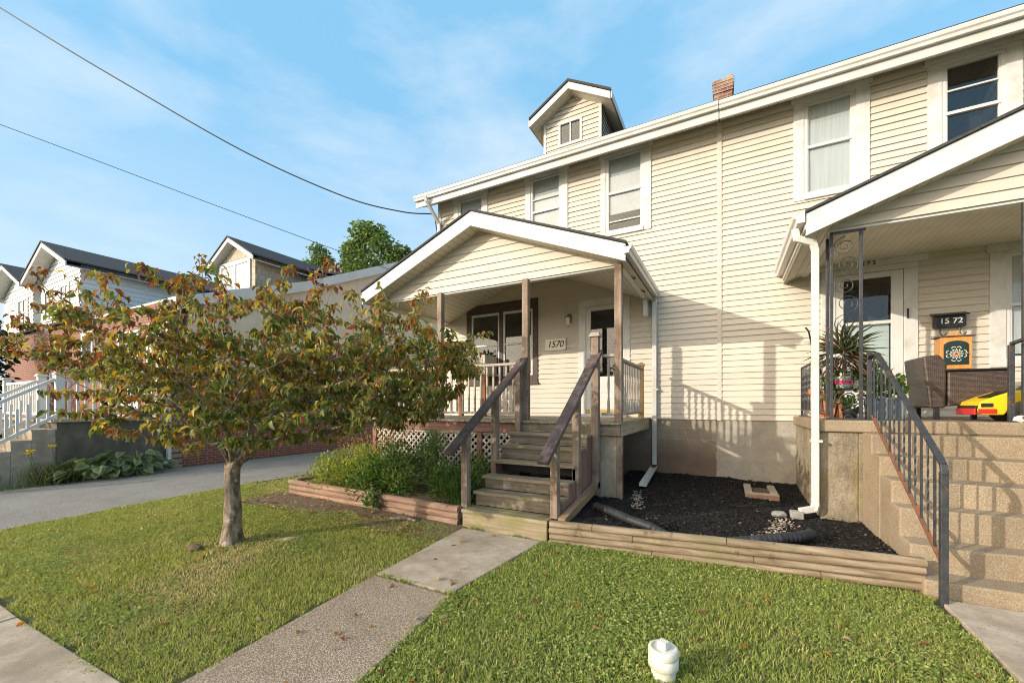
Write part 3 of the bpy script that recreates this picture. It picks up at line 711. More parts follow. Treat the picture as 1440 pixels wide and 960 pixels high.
# short front return by the steps, and the turned side rail to the yellow post
rail_part('top_rail', (-1.56,5.66,.70), (-1.395,5.69,.70), .085, .04, M['rail_x']); rail_part('bottom_rail', (-1.57,5.66,-.12), (-1.395,5.69,-.12), .05, .04, M['rail_x'])
mb = MB(); turned(mb, -1.475, 5.675, -.1, .68, .02); mb.build('baluster', M['bal'], lp, smooth=True)
mb = MB(); mb.box(-1.39,-1.30,7.35,7.44,DZ,.70); mb.box(-1.405,-1.285,7.335,7.455,.70,.735); mb.lathe([(.045,0),(.03,.02),(.0,.03)],(-1.345,7.395,.735),8); mb.build('post', M['newwood'], lp, bevel=.005)['label'] = 'newer yellow lumber post at the end of the side railing'
rail_part('top_rail', (-1.345,5.755,.655), (-1.345,7.35,.655), .075, .04, M['rail_y']); rail_part('bottom_rail', (-1.345,5.755,-.12), (-1.345,7.35,-.12), .05, .04, M['rail_y'])
for i in range(12):
    mb = MB(); turned(mb, -1.345, 5.86 + i*.127, -.1, .635, .02); mb.build('baluster', M['bal'], lp, smooth=True)

# gable roof
AX, AZ, HW, DR = -3.66, 3.17, 2.48, .985
gable_roof(lp, AX, AZ, HW, DR, 5.45, FY-.02, th=.032, fas=.235, fd=.03, sof='soffit_x')
s_ = DR/HW
mb = MB()
gl = lambda z: (AX - HW + .10 + max(0, (z-2.02))/s_, AX + HW - .10 - max(0, (z-2.02))/s_)
lap_wall(mb, gl, 1.99, 2.90, lambda u, w_, z: (u, 5.77-w_, z), e=.125)
mb.build('gable', M['siding'], lp)
mb = MB(); mb.box(AX-HW+.16, AX+HW-.16, 5.775, 5.86, 1.965, 2.16); mb.build('front_beam', M['white'], lp, bevel=.003)
for x0, x1 in ((-1.385,-1.30),(-6.02,-5.935)):
    mb = MB(); mb.box(x0,x1,5.862,FY-.02,1.965,2.13); mb.build('side_beam', M['gutter'], lp, bevel=.003)
mb = MB(); mb.box(-1.37,-1.31,7.72,7.96,1.66,1.96); mb.build('bracket', M['white'], lp, bevel=.004)
for i, ch in enumerate('35'):
    m = Matrix.Translation((-1.265, 6.36 + i*.82, 1.951)) @ Matrix.Rotation(math.atan(DR/HW),4,'Y') @ Matrix.Rotation(math.pi,4,'X')
    text_mesh('numeral', ch, .16, m, M['brown'], lp)
mb = MB(); prof = gutter_profile(0, 2.125, .11, .11, sgn=1)
mb.prism(prof, lambda a, b: (-1.215+a, 5.43, b), lambda a, b: (-1.215+a, 7.93, b)); mb.build('gutter', M['gutter'], lp, bevel=.003)
mb = MB(); mb.prism([(-a, b) for a, b in prof], lambda a, b: (-6.10+a, 5.47, b), lambda a, b: (-6.10+a, 7.93, b)); mb.build('gutter', M['gutter'], lp, bevel=.003)

# ------------------------------------------------------------------ wooden steps
st = thing('wooden_steps', (-2.28, 4.15, -1.5), 'mossy grey wooden steps with dark brown handrails in front of the porch', 'steps')
TR = [(-.40,5.30),(-.565,5.05),(-.753,4.82),(-.933,4.60),(-1.10,4.38),(-1.28,4.13)]
SX0, SX1 = -2.90, -1.66
back = 5.62
for i, (z, y) in enumerate(TR):
    mb = MB(); e = .0 if i == 5 else 0.02
    w0, w1 = (SX0-.01, SX1-.10) if i == 5 else (SX0 + rnd.uniform(-.01,.01), SX1 + rnd.uniform(-.02,.02))
    ym = y + .13
    mb.box(w0, w1, y, ym-.004, z-.04, z); mb.box(w0, w1, ym+.004, back+.02, z-.04, z-.002)
    mb.build('tread', M['mossbox' if i == 5 else 'tread'], st, bevel=.006)
    back = y
prev = 5.60
zt = DZ
for i, (z, y) in enumerate(TR):
    top = DZ-.037 if i == 0 else TR[i-1][0]-.042
    yr = 5.60 if i == 0 else TR[i-1][1] + .03
    if i == 3: continue                              # the riser missing in the middle of the flight
    mb = MB(); mb.box(SX0+.03, SX1-.03, yr, yr+.025, z+.002, top); mb.build('riser', M['riser'], st, bevel=.003)
mb = MB(); mb.box(SX0-.005, SX1-.11, 4.15, 4.20, -1.56, -1.322); mb.build('riser', M['mossbox'], st, bevel=.008)
mb = MB(); mb.box(SX0+.05, SX1-.05, 5.055, 5.07, -.93, -.80); mb.build('gap_shade', M['dark'], st)  # dark sheet standing in for the shade inside the open riser
for x in (SX0+.02, SX1-.06):
    mb = MB()
    for (z, y), yb in zip(TR[:5], [5.60]+[t_[1]+.03 for t_ in TR[:4]]): mb.box(x, x+.04, y+.03, 5.58, z-.22, z-.045) if False else mb.box(x, x+.04, y+.035, yb, -1.3, z-.043)
    mb.build('stringer', M['redpost'], st, bevel=.003)
mb = MB(); mb.bar((SX1+.04,4.22,-1.30),(SX1+.04,5.62,-1.10),.09,.10); mb.build('side_board', wood('brown_board',(.24,.155,.085),(.36,.25,.15),1), st, bevel=.005)
def hand(xa, ya, za, xb, yb, zb):
    mb = MB(); mb.bar((xa,ya,za),(xb,yb,zb),.135,.05); mb.build('handrail', M['handrail'], st, bevel=.008)
hand(-1.60,5.60,.765,-1.745,3.98,-.62); hand(-2.785,5.66,.735,-2.98,3.96,-.585)
mb = MB(); mb.box(-1.675,-1.575,5.50,5.60,-1.25,.955); nw = mb.build('newel_post', M['post'], st, bevel=.006)
mb = MB(); mb.box(-1.70,-1.55,5.475,5.625,.957,.985); mb.box(-1.69,-1.56,5.485,5.615,.985,1.012); mb.build('post_cap', M['rail_x'], nw, bevel=.006)
for x, y, z0, z1 in ((-1.73,4.30,-1.28,-.40),(-1.68,4.90,-1.2,.09),(-2.955,4.30,-1.36,-.35),(-2.90,4.95,-1.3,.21),(-2.85,5.58,-.42,.70)):
    mb = MB(); mb.box(x-.045,x+.045,y-.045,y+.045,z0,z1); mb.build('rail_post', M['post'], st, bevel=.006)

# ------------------------------------------------------------------ right concrete porch
rp = thing('concrete_porch', (2.4, 7, -1.5), 'stained concrete porch with white trimmed gable roof on the right half of the house', 'porch')
FZ, RX, RY = -.17, .96, 6.0
mb = MB(); mb.box(RX+.03, 1.345, RY+.03, FY, -1.7, FZ-.142); mb.box(1.345, 5.2, RY+.035, FY, -1.7, FZ-.142)
mb.build('base_wall', M['render'], rp, bevel=.012)
mb = MB(); mb.ext_z([(RX-.01,RY-.02),(1.60,RY-.015),(5.25,RY-.015),(5.25,FY-.02),(RX-.01,FY-.02)], FZ-.14, FZ); o = mb.build('floor_slab', M['stepconc'], rp, bevel=.02, seg=3)
# roof
AX2, AZ2, HW2, DR2 = 3.40, 3.21, 2.60, .945
gable_roof(rp, AX2, AZ2, HW2, DR2, 5.76, FY-.02, th=.03, fas=.26, sof='soffit_x')
s2 = DR2/HW2
mb = MB(); gl2 = lambda z: (AX2 - HW2 + .26 + max(0, (z-2.12))/s2, AX2 + HW2 - .26 - max(0, (z-2.12))/s2)
lap_wall(mb, gl2, 2.09, 2.93, lambda u, w_, z: (u, 6.04-w_, z), e=.125); mb.build('gable', M['siding'], rp)
mb = MB(); mb.box(1.06, 5.7, 6.045, 6.14, 2.06, 2.22); mb.build('front_beam', M['white'], rp, bevel=.003)
mb = MB(); mb.box(1.06, 1.14, 6.142, FY-.02, 2.06, 2.22); mb.build('side_beam', M['gutter'], rp, bevel=.003)
mb = MB(); mb.box(1.142, 5.6, 6.142, FY-.012, 2.20, 2.218); mb.build('ceiling', M['ceil'], rp)
mb = MB(); mb.box(.83, 1.058, 5.80, FY-.02, 2.075, 2.09); mb.build('soffit', M['soffit_y'], rp)
mb = MB(); mb.box(.803,.826,5.79,FY-.02,2.06,2.245); mb.build('fascia', M['gutter'], rp, bevel=.002)
mb = MB(); prof = gutter_profile(0, 2.245, .12, .12, sgn=-1)
mb.prism(prof, lambda a, b: (.80+a, 5.74, b), lambda a, b: (.80+a, 7.95, b)); mb.build('gutter', M['gutter'], rp, bevel=.003)

# ------------------------------------------------------------------ concrete steps
cs = thing('concrete_steps', (2.2, 5.2, -1.5), 'pebbly tan concrete steps with worn edges climbing to the right porch', 'steps')
RZ = [(-.31,5.70),(-.515,5.40),(-.71,5.10),(-.92,4.88),(-1.172,4.62),(-1.375,4.36)]
yb = RY + .03
for i, (z, y) in enumerate(RZ):
    mb = MB(); x0 = 1.375 + rnd.uniform(0,.008)
    # worn, slightly wavy nosing
    n = 14; xs_ = np.linspace(x0, 3.4, n)
    poly = [(xx, y + .012*math.sin(xx*9 + i*2) + rnd.uniform(-.012,.012)) for xx in xs_] + [(3.4, yb), (x0, yb)]
    mb.ext_z(poly, -1.6, z); mb.build('step', M['stepconc'], cs, bevel=.016, seg=3); yb = y + .06

# ------------------------------------------------------------------ iron work
def spiral(mb, cx, cz, y, r0, turns, a0, sgn, r=.0045):
    pts = []
    n = int(26*turns)
    for i in range(n+1):
        t_ = i/n; a = a0 + sgn*2*math.pi*turns*t_; rr = r0*(1 - .86*t_)
        pts.append((cx + rr*math.cos(a), y, cz + rr*math.sin(a)))
    mb.tube(pts, r, 6)
def twisted(mb, x, y, z0, z1, w_=.0105):
    n = max(4, int((z1-z0)/.02)); vs = []; 
    for i in range(n+1):
        t_ = i/n; a = (t_*(z1-z0))*17 if .2 < t_ < .8 else (.2 if t_ <= .2 else .8)*(z1-z0)*17
        vs += [(x + w_*.7*math.cos(a+k*math.pi/2+.785), y + w_*.7*math.sin(a+k*math.pi/2+.785), z0+(z1-z0)*t_) for k in range(4)]
    fs = [(i*4+j, i*4+(j+1)%4, (i+1)*4+(j+1)%4, (i+1)*4+j) for i in range(n) for j in range(4)]
    mb.add(vs, fs)
def iron_post(x0, x1, y, label, corner):
    t_ = thing('iron_porch_post', ((x0+x1)/2, y, FZ), label, 'porch post', 'scrolled iron posts of the right porch')
    ups = [(x0,y),(x1,y)] + ([(x0,y+.22)] if corner else [])
    for (x, yy) in ups:
        mb = MB(); mb.box(x-.016,x+.016,yy-.016,yy+.016,FZ,2.06); mb.build('upright', M['iron'], t_, bevel=.003)
    for zc in [1.86,1.40,.94,.48,.05]:
        mb = MB(); w_ = (x1-x0)/2 - .02; cx = (x0+x1)/2
        spiral(mb, cx-.01, zc+.02, y, w_*.95, 1.9, math.pi*.5, 1); spiral(mb, cx+.01, zc-.20, y, w_*.95, 1.9, -math.pi*.5, 1)
        mb.build('scroll', M['iron'], t_, smooth=True)
    for za_, xe in ((2.045, x1+.04), (FZ+.012, x1)):
        mb = MB(); mb.bar((x0,y,za_),(xe,y,za_),.05,.02); mb.build('plate', M['iron'], t_)
    return t_
iron_post(1.10, 1.375, 6.06, 'scrolled iron porch post beside the white downspout and spiky plant', True)
iron_post(2.66, 2.93, 6.06, 'scrolled iron porch post standing in front of the yellow toy car', False)
sr = thing('iron_railing', (1.06, 7, FZ), 'low twisted iron railing along the open left side of the right porch', 'railing')
mb = MB(); mb.bar((1.06,6.30,.60),(1.06,7.93,.60),.035,.02); mb.build('top_rail', M['iron'], sr)
mb = MB(); mb.bar((1.06,6.30,-.07),(1.06,7.93,-.07),.03,.015); mb.build('bottom_rail', M['iron'], sr)
for i in range(13):
    mb = MB(); twisted(mb, 1.06, 6.37+i*.125, -.065, .595); mb.build('baluster', M['iron'], sr)
mb = MB(); mb.box(1.045,1.075,7.90,7.93,FZ,.60); mb.box(1.02,1.10,7.87,7.96,FZ,FZ+.01); mb.build('end_post', M['iron'], sr)

def stair_rail(x, label):
    t_ = thing('iron_handrail', (x, 4.25, -1.5), label, 'handrail', 'iron handrails of the concrete steps')
    top = [(x,6.05,.53),(x,5.95,.575),(x,5.78,.565),(x,5.66,.50),(x,4.30,-.40),(x,4.24,-.445),(x,4.215,-.52)]
    mb = MB()
    for i in range(len(top)-1): mb.bar(top[i], top[i+1], .042, .028)
    mb.build('top_rail', M['iron'], t_, bevel=.004)
    mb = MB(); mb.bar((x,5.92,-.115),(x,4.25,-1.20),.03,.016); mb.build('bottom_rail', M['rust'], t_)
    mb = MB(); mb.box(x-.022,x+.022,4.21,4.254,-1.56,-.50); mb.build('newel_post', M['iron'], t_, bevel=.003)
    mb = MB(); mb.box(x-.022,x+.022,6.02,6.064,FZ,.62); mb.build('newel_post', M['iron'], t_, bevel=.003)
    for i in range(13):
        y = 5.88 - i*.125
        zt_ = .535 if y > 5.7 else .50 + (y-5.66)*(.90/1.36) - .012
        zb_ = -.115 + (y-5.92)*(1.085/1.67)
        mb = MB()
        if i % 2: twisted(mb, x, y, zb_, zt_)
        else: mb.box(x-.0075,x+.0075,y-.0075,y+.0075,zb_,zt_)
        mb.build('baluster', M['iron'], t_)
    mb = MB(); spiral(mb, 0, 0, 0, .07, 1.6, 0, 1, .006)
    mb.v = [(x, 5.72+a, .1+c) for a, b, c in mb.v]; mb.build('scroll', M['iron'], t_, smooth=True)
    return t_
stair_rail(1.445, 'rusty iron handrail down the left edge of the concrete steps')
hr2 = thing('iron_handrail', (2.56, 6.0, FZ), 'short iron rail end beside the yellow toy car on the porch', 'handrail', 'iron handrails of the concrete steps')
mb = MB(); mb.box(2.54,2.58,6.02,6.06,FZ,.62); mb.build('newel_post', M['iron'], hr2, bevel=.003)
mb = MB(); mb.bar((2.56,6.03,.63),(2.60,5.90,.66),.04,.025); mb.bar((2.60,5.90,.66),(2.60,5.64,.50),.042,.028); mb.bar((2.60,5.64,.5),(2.60,4.3,-.40),.042,.028); mb.build('top_rail', M['iron'], hr2)
mb = MB(); mb.bar((2.60,5.92,-.115),(2.60,4.25,-1.20),.03,.016); mb.build('bottom_rail', M['rust'], hr2)
for i in range(13):
    y = 5.84 - i*.125; mb = MB(); mb.box(2.593,2.607,y-.0075,y+.0075,-.115+(y-5.92)*.65,(.5 + (y-5.66)*.66 if y < 5.66 else .54)); mb.build('baluster', M['iron'], hr2)
# ------------------------------------------------------------------ downspouts
def rect_pipe(mb, pts, w_, d):
    for i in range(len(pts)-1):
        a, b = Vector(pts[i]), Vector(pts[i+1]); dd = (b-a).normalized()*.02
        mb.bar(a - (dd if i else Vector()), b + (dd if i < len(pts)-2 else Vector()), w_, d, up=(0,1,0) if abs((b-a).normalized().y) < .9 else (0,0,1))
def downspout(loc, label, pts, w_=.075, d=.055, m='gutter', straps=()):
    t_ = thing('downspout', loc, label, 'downspout', 'white downspouts of the houses')
    mb = MB(); rect_pipe(mb, pts, w_, d); mb.build('pipe', M[m], t_, bevel=.008)
    for x, y, z in straps:
        mb = MB(); mb.box(x-w_/2-.008, x+w_/2+.03, y-d/2-.006, y+d/2+.03, z-.015, z+.015); mb.build('strap', M['gutter'], t_)
    return t_
downspout((-1.2,7.93,-1.12), 'straight white downspout on the cream wall beside the wooden porch', [(-1.20,7.935,2.02),(-1.20,7.935,-1.10)], .08, .06, straps=[(-1.20,7.935,.3)])
downspout((.92,5.93,-1.25), 'white downspout with bent elbow beside the corner of the concrete porch', [(.72,5.90,2.12),(.74,5.90,2.0),(.90,5.92,1.93),(.922,5.93,1.84),(.922,5.93,-1.17),(.905,5.92,-1.225),(.76,5.86,-1.255)], .075, .055, straps=[(.922,5.93,-.42)])
downspout((-6.30,7.75,4.2), 'short white downspout elbow under the left end of the roof gutter', [(-6.28,7.46,4.93),(-6.28,7.5,4.84),(-6.245,7.93,4.45),(-6.245,7.945,2.3)], .075, .055)
mb = MB(); mb.prism([(-.055,.05),(-.055,0),(.055,0),(.055,.05),(.045,.05),(.045,.01),(-.045,.01),(-.045,.05)], lambda a,b:(-1.20+a,7.86,-1.16+b), lambda a,b:(-1.15+a,6.45,-1.245+b))
tag(mb.build('downspout_extension', M['white'], bevel=.003), 'white trough carrying roof water over the black mulch below the straight downspout', 'drain trough')

# ------------------------------------------------------------------ mulch bed and landscape timbers
def mz(x, y): return -1.285 - .05*np.clip((x+1.2)/2.2, 0, 1.2) - .02*np.clip((8-y)/3.5, 0, 1) + .03*(vnoise(x, y, .35, 2)-.5) + .016*(vnoise(x, y, .09, 7)-.5) + .05*np.clip((y-7.2)/.8,0,1)
_xs = np.linspace(-1.66, 1.40, 90); _vs = np.linspace(0, 1, 110); _X, _T = np.meshgrid(_xs, _vs); _Y = (4.21+.092*(_X+1.74)) + _T*(8.0 - (4.21+.092*(_X+1.74)))
_i = (np.arange(109)[:, None]*90 + np.arange(89)[None]).ravel()[:, None]
tag(np_mesh('mulch', np.stack([_X, _Y, mz(_X, _Y)], -1).reshape(-1, 3), [_i + np.array([[0,1,91,90]])], M['mulch']), kind='stuff')
n = 15000
px = rng.uniform(-1.64, 1.38, n); py = rng.uniform(4.26, 7.98, n); py = np.maximum(py, 4.27+.092*(px+1.74)+rng.uniform(0,.5,n)*(py < 4.6)); pz = mz(px, py) + rng.uniform(-.004, .012, n)
a = rng.uniform(0, 2*np.pi, n); D = np.stack([np.cos(a), np.sin(a), rng.uniform(-.5, .5, n)], 1)
cc = np.repeat((rng.uniform(.005, .035, n)[:, None]), 3, 1)*np.array([[1.05, .98, .93]])
brn = rng.random(n) < .02; cc[brn] = np.array([.17, .12, .08])*rng.uniform(.5,1.4,(brn.sum(),1))
V, F, C = leaves_geo(np.stack([px, py, pz], 1), D, rng.uniform(.02, .06, n), rng.uniform(.008, .02, n), cc, 0, 0)
np_mesh('mulch_chips', V, F, M.setdefault('chip', leafmat('mulch_chip', 0., .95)), C, parent=bpy.data.objects['mulch'])

def edging(label, p0, p1, z0a, z0b, m, rows, secs, h_=.085, loc=None, ret=None):
    t_ = thing('timber_edging', ((p0[0]+p1[0])/2, (p0[1]+p1[1])/2, z0a), label, 'garden edging', 'landscape timber borders')
    d = Vector((p1[0]-p0[0], p1[1]-p0[1], 0)); L = d.length; d.normalize(); nn = Vector((-d.y, d.x, 0))
    def seg(u0, u1, k, off=0):
        mb = MB(); prof = []
        for j in range(12):
            a = 2*math.pi*j/12; prof.append((.052*max(-.96, min(.96, math.cos(a)*1.02)), h_*.52*max(-.97, min(.97, math.sin(a)*1.02))))
        nseg = max(2, int((u1-u0)/.12)); vs = []
        for i in range(nseg+1):
            u = u0 + (u1-u0)*i/nseg; zc = z0a + (z0b-z0a)*u/L + (k+.5)*h_*.93
            wob = .006*math.sin(u*3.1+k*2.3) + rnd.uniform(-.003,.003)
            for a_, b_ in prof:
                p = Vector((p0[0], p0[1], 0)) + d*u + nn*(a_ + off + wob); vs.append((p.x, p.y, zc + b_*(1+rnd.uniform(-.05,.05))))
        k_ = len(prof)
        fs = [(i*k_+j, i*k_+(j+1)%k_, (i+1)*k_+(j+1)%k_, (i+1)*k_+j) for i in range(nseg) for j in range(k_)] + [tuple(range(k_)), tuple(nseg*k_+j for j in range(k_))]
        mb.add(vs, fs); return mb.build('timber', M[m], t_, smooth=True)
    for k in range(rows):
        us = [0] + [s_*L for s_ in secs[k]] + [L]
        for a, b in zip(us, us[1:]): seg(a+.003, b-.003, k, off=rnd.uniform(-.006,.006))
    if ret:
        for k in range(rows):
            q0, q1 = ret; mb = MB(); zc = z0a + (k+.5)*h_*.93
            mb.tube([(q0[0],q0[1],zc),(q1[0],q1[1],zc)], .043, 10); mb.build('timber', M[m], t_, smooth=True)
    return t_
edging('three-high weathered log border in front of the black mulch bed', (-1.74,4.17), (1.41,4.46), -1.545, -1.50, 'timber', 4, [[.34,.78],[.62],[.28],[.15,.55]], h_=.072)
edging('reddish log border in front of the leafy green flower bed', (-6.62,4.36), (-2.98,4.20), -1.515, -1.52, 'timber_red', 3, [[.3,.8],[.55],[.25,.62]], h_=.09, ret=((-6.62,4.45),(-6.62,6.0)))
def edging_post():
    mb = MB(); mb.box(-3.06,-2.925,4.24,4.34,-1.42,-1.36); return tag(mb.build('timber_block', M['mossbox'], bevel=.006), 'small mossy timber block between reddish log border and steps', 'timber block')
edging_post()
sheet('bed_soil', np.linspace(-6.55, -2.95, 40), np.linspace(4.3, 6.2, 24), lambda X, Y: -1.31 + .04*(vnoise(X, Y, .3, 8)-.5), M['soil'])
mb = MB()   # brick window well
for x0, x1, y0, y1 in ((.23,.33,6.85,7.55),(.55,.65,6.85,7.55),(.23,.65,6.74,6.845)): mb.box(x0,x1,y0,y1,-1.36,-1.255)
ww = mb.build('brick_well', brickmat('worn_brick', (.42,.25,.18), (.36,.20,.14), (.45,.38,.30), axis='y', stain=(.40,.33,.25)), bevel=.012)
tag(ww, 'small brick frame sunk in the black mulch near the foundation', 'brick frame')
mb = MB(); mb.box(.332,.548,6.847,7.52,-1.40,-1.305); mb.build('dirt_fill', M['soil'], ww)
def corr(pts, r, name, label):
    P = []
    pts = [Vector(p) for p in pts]
    L = [0]
    for a, b in zip(pts, pts[1:]): L.append(L[-1] + (b-a).length)
    n = int(L[-1]/.008); ps = []; rs = []
    for i in range(n+1):
        s_ = L[-1]*i/n; k = max(j for j in range(len(L)-1) if L[j] <= s_ + 1e-9); t_ = (s_-L[k])/(L[k+1]-L[k])
        ps.append(pts[k].lerp(pts[k+1], t_)); rs.append(r*(1 + .04*math.sin(i*1.05)))
    mb = MB(); mb.tube(ps, rs, 16); return tag(mb.build(name, M['blackplastic'], smooth=True), label, 'drain pipe', 'black drain pipes in the mulch bed')
corr([(-1.42,4.86,-1.23),(-1.2,4.72,-1.235),(-.95,4.52,-1.245),(-.72,4.45,-1.275),(-.5,4.43,-1.36)], .047, 'drain_pipe', 'black corrugated drain pipe lying in the mulch beside the wooden steps')
corr([(.02,4.46,-1.33),(.25,4.50,-1.285),(.45,4.60,-1.262),(.60,4.72,-1.262),(.70,4.86,-1.27),(.735,4.95,-1.275)], .052, 'drain_pipe', 'bent black corrugated drain pipe in front of the concrete porch corner')
def rock(name, c, r, label, cat='stone', m='stone', sq=(1,1,.6), group=None, seed=1):
    import bmesh
    bm = bmesh.new(); bmesh.ops.create_icosphere(bm, subdivisions=2, radius=1)
    q = random.Random(seed)
    for v in bm.verts: v.co = Vector((v.co.x*sq[0], v.co.y*sq[1], v.co.z*sq[2]))*r*(1+q.uniform(-.13,.13)) + Vector(c)
    me = bpy.data.meshes.new(name); bm.to_mesh(me); bm.free(); o = link(name, me, M[m]); return tag(o, label, cat, group)
mb = MB(); mb.box(.665,.80,5.80,5.92,-1.345,-1.255); tag(mb.build('stone_block', M['stone'], bevel=.015, seg=3), 'square grey stone under the mouth of the bent downspout', 'stone', 'stones by the bent downspout')
rock('round_stone', (.55,5.82,-1.31), .075, 'rounded grey stone lying left of the square stone in the mulch', sq=(1.1,.8,.6), group='stones by the bent downspout', seed=4)
def pebble_strip(pts, n, spread, sz, name, label):
    gs = MB(); pts = [Vector(p) for p in pts]
    for i in range(n):
        t_ = rnd.random()*(len(pts)-1); k = min(int(t_), len(pts)-2); c = pts[k].lerp(pts[k+1], t_-k)
        c = c + Vector((rnd.gauss(0,spread), rnd.gauss(0,spread), 0)); r = sz*rnd.uniform(.5,1.3); z = float(mz(c.x, c.y))
        a = rnd.uniform(0,3.14); ax = r*rnd.uniform(.7,1.4)
        ring = [(c.x+ax*math.cos(a)*math.cos(b)-r*math.sin(a)*math.sin(b), c.y+ax*math.sin(a)*math.cos(b)+r*math.cos(a)*math.sin(b), z+.004+r*.3) for b in [j*math.pi/3 for j in range(6)]]
        b0 = [(p[0],p[1],z-.01) for p in ring]; top = (c.x,c.y,z+r*.75)
        gs.add(ring + b0 + [top], [(j,(j+1)%6,12) for j in range(6)] + [(6+j,6+(j+1)%6,(j+1)%6,j) for j in range(6)])
    return tag(gs.build(name, M['gravel'], smooth=True), label, kind='stuff')
pebble_strip([(.60,5.72,0),(.50,5.3,0),(.40,4.95,0),(.34,4.6,0)], 300, .05, .010, 'gravel', None)
pebble_strip([(-1.20,6.35,0),(-1.15,5.95,0),(-1.05,5.6,0),(-1.03,5.3,0)], 150, .04, .011, 'gravel', None)

# ------------------------------------------------------------------ things on the facade and left porch
sg = thing('house_number_sign', (-3.2,7.95,1.28), 'cream wall plaque with number 1570 between porch window and door', 'house sign')
mb = MB(); mb.box(-3.425,-2.965,7.945,7.975,1.16,1.405); mb.build('plaque', M['cream'], sg, bevel=.008)
text_mesh('numerals', '1570', .19, Matrix.Translation((-3.195,7.944,1.283)) @ FACE_S, M['black'], sg, shear=.25, space=.95)
lm = thing('wall_lamp', (-2.88,7.9,1.75), 'small metal coach lamp on the wall left of the 1570 door', 'lamp')
metal = mat('dull_metal', (.22,.20,.17), (.34,.31,.27), s=9, rough=.45, metal=.7)
mb = MB(); mb.box(-2.915,-2.845,7.955,7.98,1.72,1.90); mb.build('back_plate', metal, lm, bevel=.006)
mb = MB(); mb.tube([(-2.88,7.96,1.84),(-2.88,7.90,1.87),(-2.88,7.86,1.86)], .009, 8); mb.lathe([(.05,0),(.055,-.03),(.012,.04)][::-1], (-2.88,7.86,1.83), 10); mb.build('hood', metal, lm, smooth=True)
mb = MB(); mb.lathe([(.045,0),(.028,-.14),(.012,-.155)][::-1], (-2.88,7.86,1.80), 8); mb.build('lamp_glass', M['cream'], lm)
mb = MB(); mb.lathe([(.02,0),(.006,-.05)][::-1], (-2.88,7.86,1.645), 8); mb.build('finial', M['newwood'], lm)
ac = thing('window_air_conditioner', (-5.0,7.6,.9), 'beige box air conditioner in the brown porch window on wooden props', 'air conditioner')
mb = MB(); mb.box(-5.30,-4.62,7.45,7.96,.70,1.10); mb.build('case', mat('ac_beige', (.55,.50,.40), (.62,.57,.47), s=6, rough=.5), ac, bevel=.015)
mb = MB()
for i in range(11): mb.box(-5.24,-4.68,7.438,7.449,.745+i*.03,.757+i*.03)
mb.build('grille', mat('ac_grille', (.36,.33,.27), rough=.6), ac)
mb = MB(); mb.box(-5.32,-4.60,7.42,7.9,.665,.697); mb.build('shelf', M['newwood'], ac, bevel=.003)
for x in (-5.27,-4.66):
    mb = MB(); mb.box(x-.045,x+.045,7.44,7.53,DZ,.663); mb.build('prop', wood('red_prop', (.22,.085,.04), (.32,.14,.07), 2), ac, bevel=.004)

# ------------------------------------------------------------------ things on the right porch
mbx = thing('mailbox', (2.76,7.9,1.1), 'black metal wall mailbox with white number 15 72 and two hooks', 'mailbox')
mb = MB(); mb.ext_x([(7.975,1.10),(7.87,1.10),(7.865,1.25),(7.975,1.29)], 2.605, 2.915); mb.build('box', M['black'], mbx, bevel=.006)
mb = MB(); mb.ext_x([(7.978,1.30),(7.85,1.255),(7.848,1.27),(7.978,1.316)], 2.575, 2.945); mb.build('lid', M['black'], mbx, bevel=.004)
for x in (2.66,2.86):
    mb = MB(); mb.tube([(x,7.90,1.10),(x,7.90,1.02),(x+.015,7.885,.985),(x+.04,7.875,.985),(x+.055,7.87,1.02)], .007, 6); mb.build('hook', M['black'], mbx, smooth=True)
text_mesh('numerals', '15 72', .105, Matrix.Translation((2.76,7.862,1.18)) @ FACE_S, M['white'], mbx)
ch = thing('wicker_armchair', (2.45,6.85,FZ), 'dark brown wicker armchair seen from its side on the right porch', 'armchair')
mb = MB(); mb.add([(2.12,6.56,-.03),(2.26,6.56,-.03),(2.27,6.56,.50),(2.205,6.56,.60),(2.06,6.56,.585),(2.12,7.16,-.03),(2.26,7.16,-.03),(2.27,7.16,.50),(2.205,7.16,.60),(2.06,7.16,.585)],
    [(0,1,2,3,4),(9,8,7,6,5),(0,5,6,1),(1,6,7,2),(2,7,8,3),(3,8,9,4),(4,9,5,0)]); mb.build('backrest', M['wicker'], ch, bevel=.02)
for y0, y1 in ((6.56,6.72),(7.0,7.16)):
    mb = MB(); mb.ext_y([(2.275,-.01),(2.74,.04),(2.80,.40),(2.275,.40)], y0, y1); mb.build('armrest', M['wicker'], ch, bevel=.02)
mb = MB(); mb.box(2.275,2.74,6.722,6.998,.02,.19); mb.build('seat', M['wicker'], ch, bevel=.015)
mb = MB(); mb.box(2.25,2.80,6.53,6.80,.402,.42); mb.build('arm_tray', M['black'], ch, bevel=.004)
for x, y in ((2.19,6.6),(2.19,7.12),(2.70,6.6),(2.70,7.12)):
    mb = MB(); mb.box(x-.022,x+.022,y-.022,y+.022,FZ,-.01 if x < 2.3 else .04); mb.build('leg', M['black'], ch)
bx = thing('wooden_key_box', (2.36,6.66,.42), 'honey wood box with arched black door and painted flower on the wicker armchair', 'wooden box')
mb = MB(); mb.box(2.215,2.485,6.58,6.74,.425,.80); mb.build('case', M['orange_wood'], bx, bevel=.006)
mb = MB(); mb.box(2.19,2.51,6.565,6.75,.80,.816); mb.build('cornice', M['brown'], bx, bevel=.004)
mb = MB(); mb.ext_y([(2.23,.817),(2.30,.83),(2.33,.868),(2.35,.877),(2.37,.868),(2.40,.83),(2.47,.817)], 6.60, 6.63); mb.build('pediment', M['orange_wood'], bx, bevel=.004)
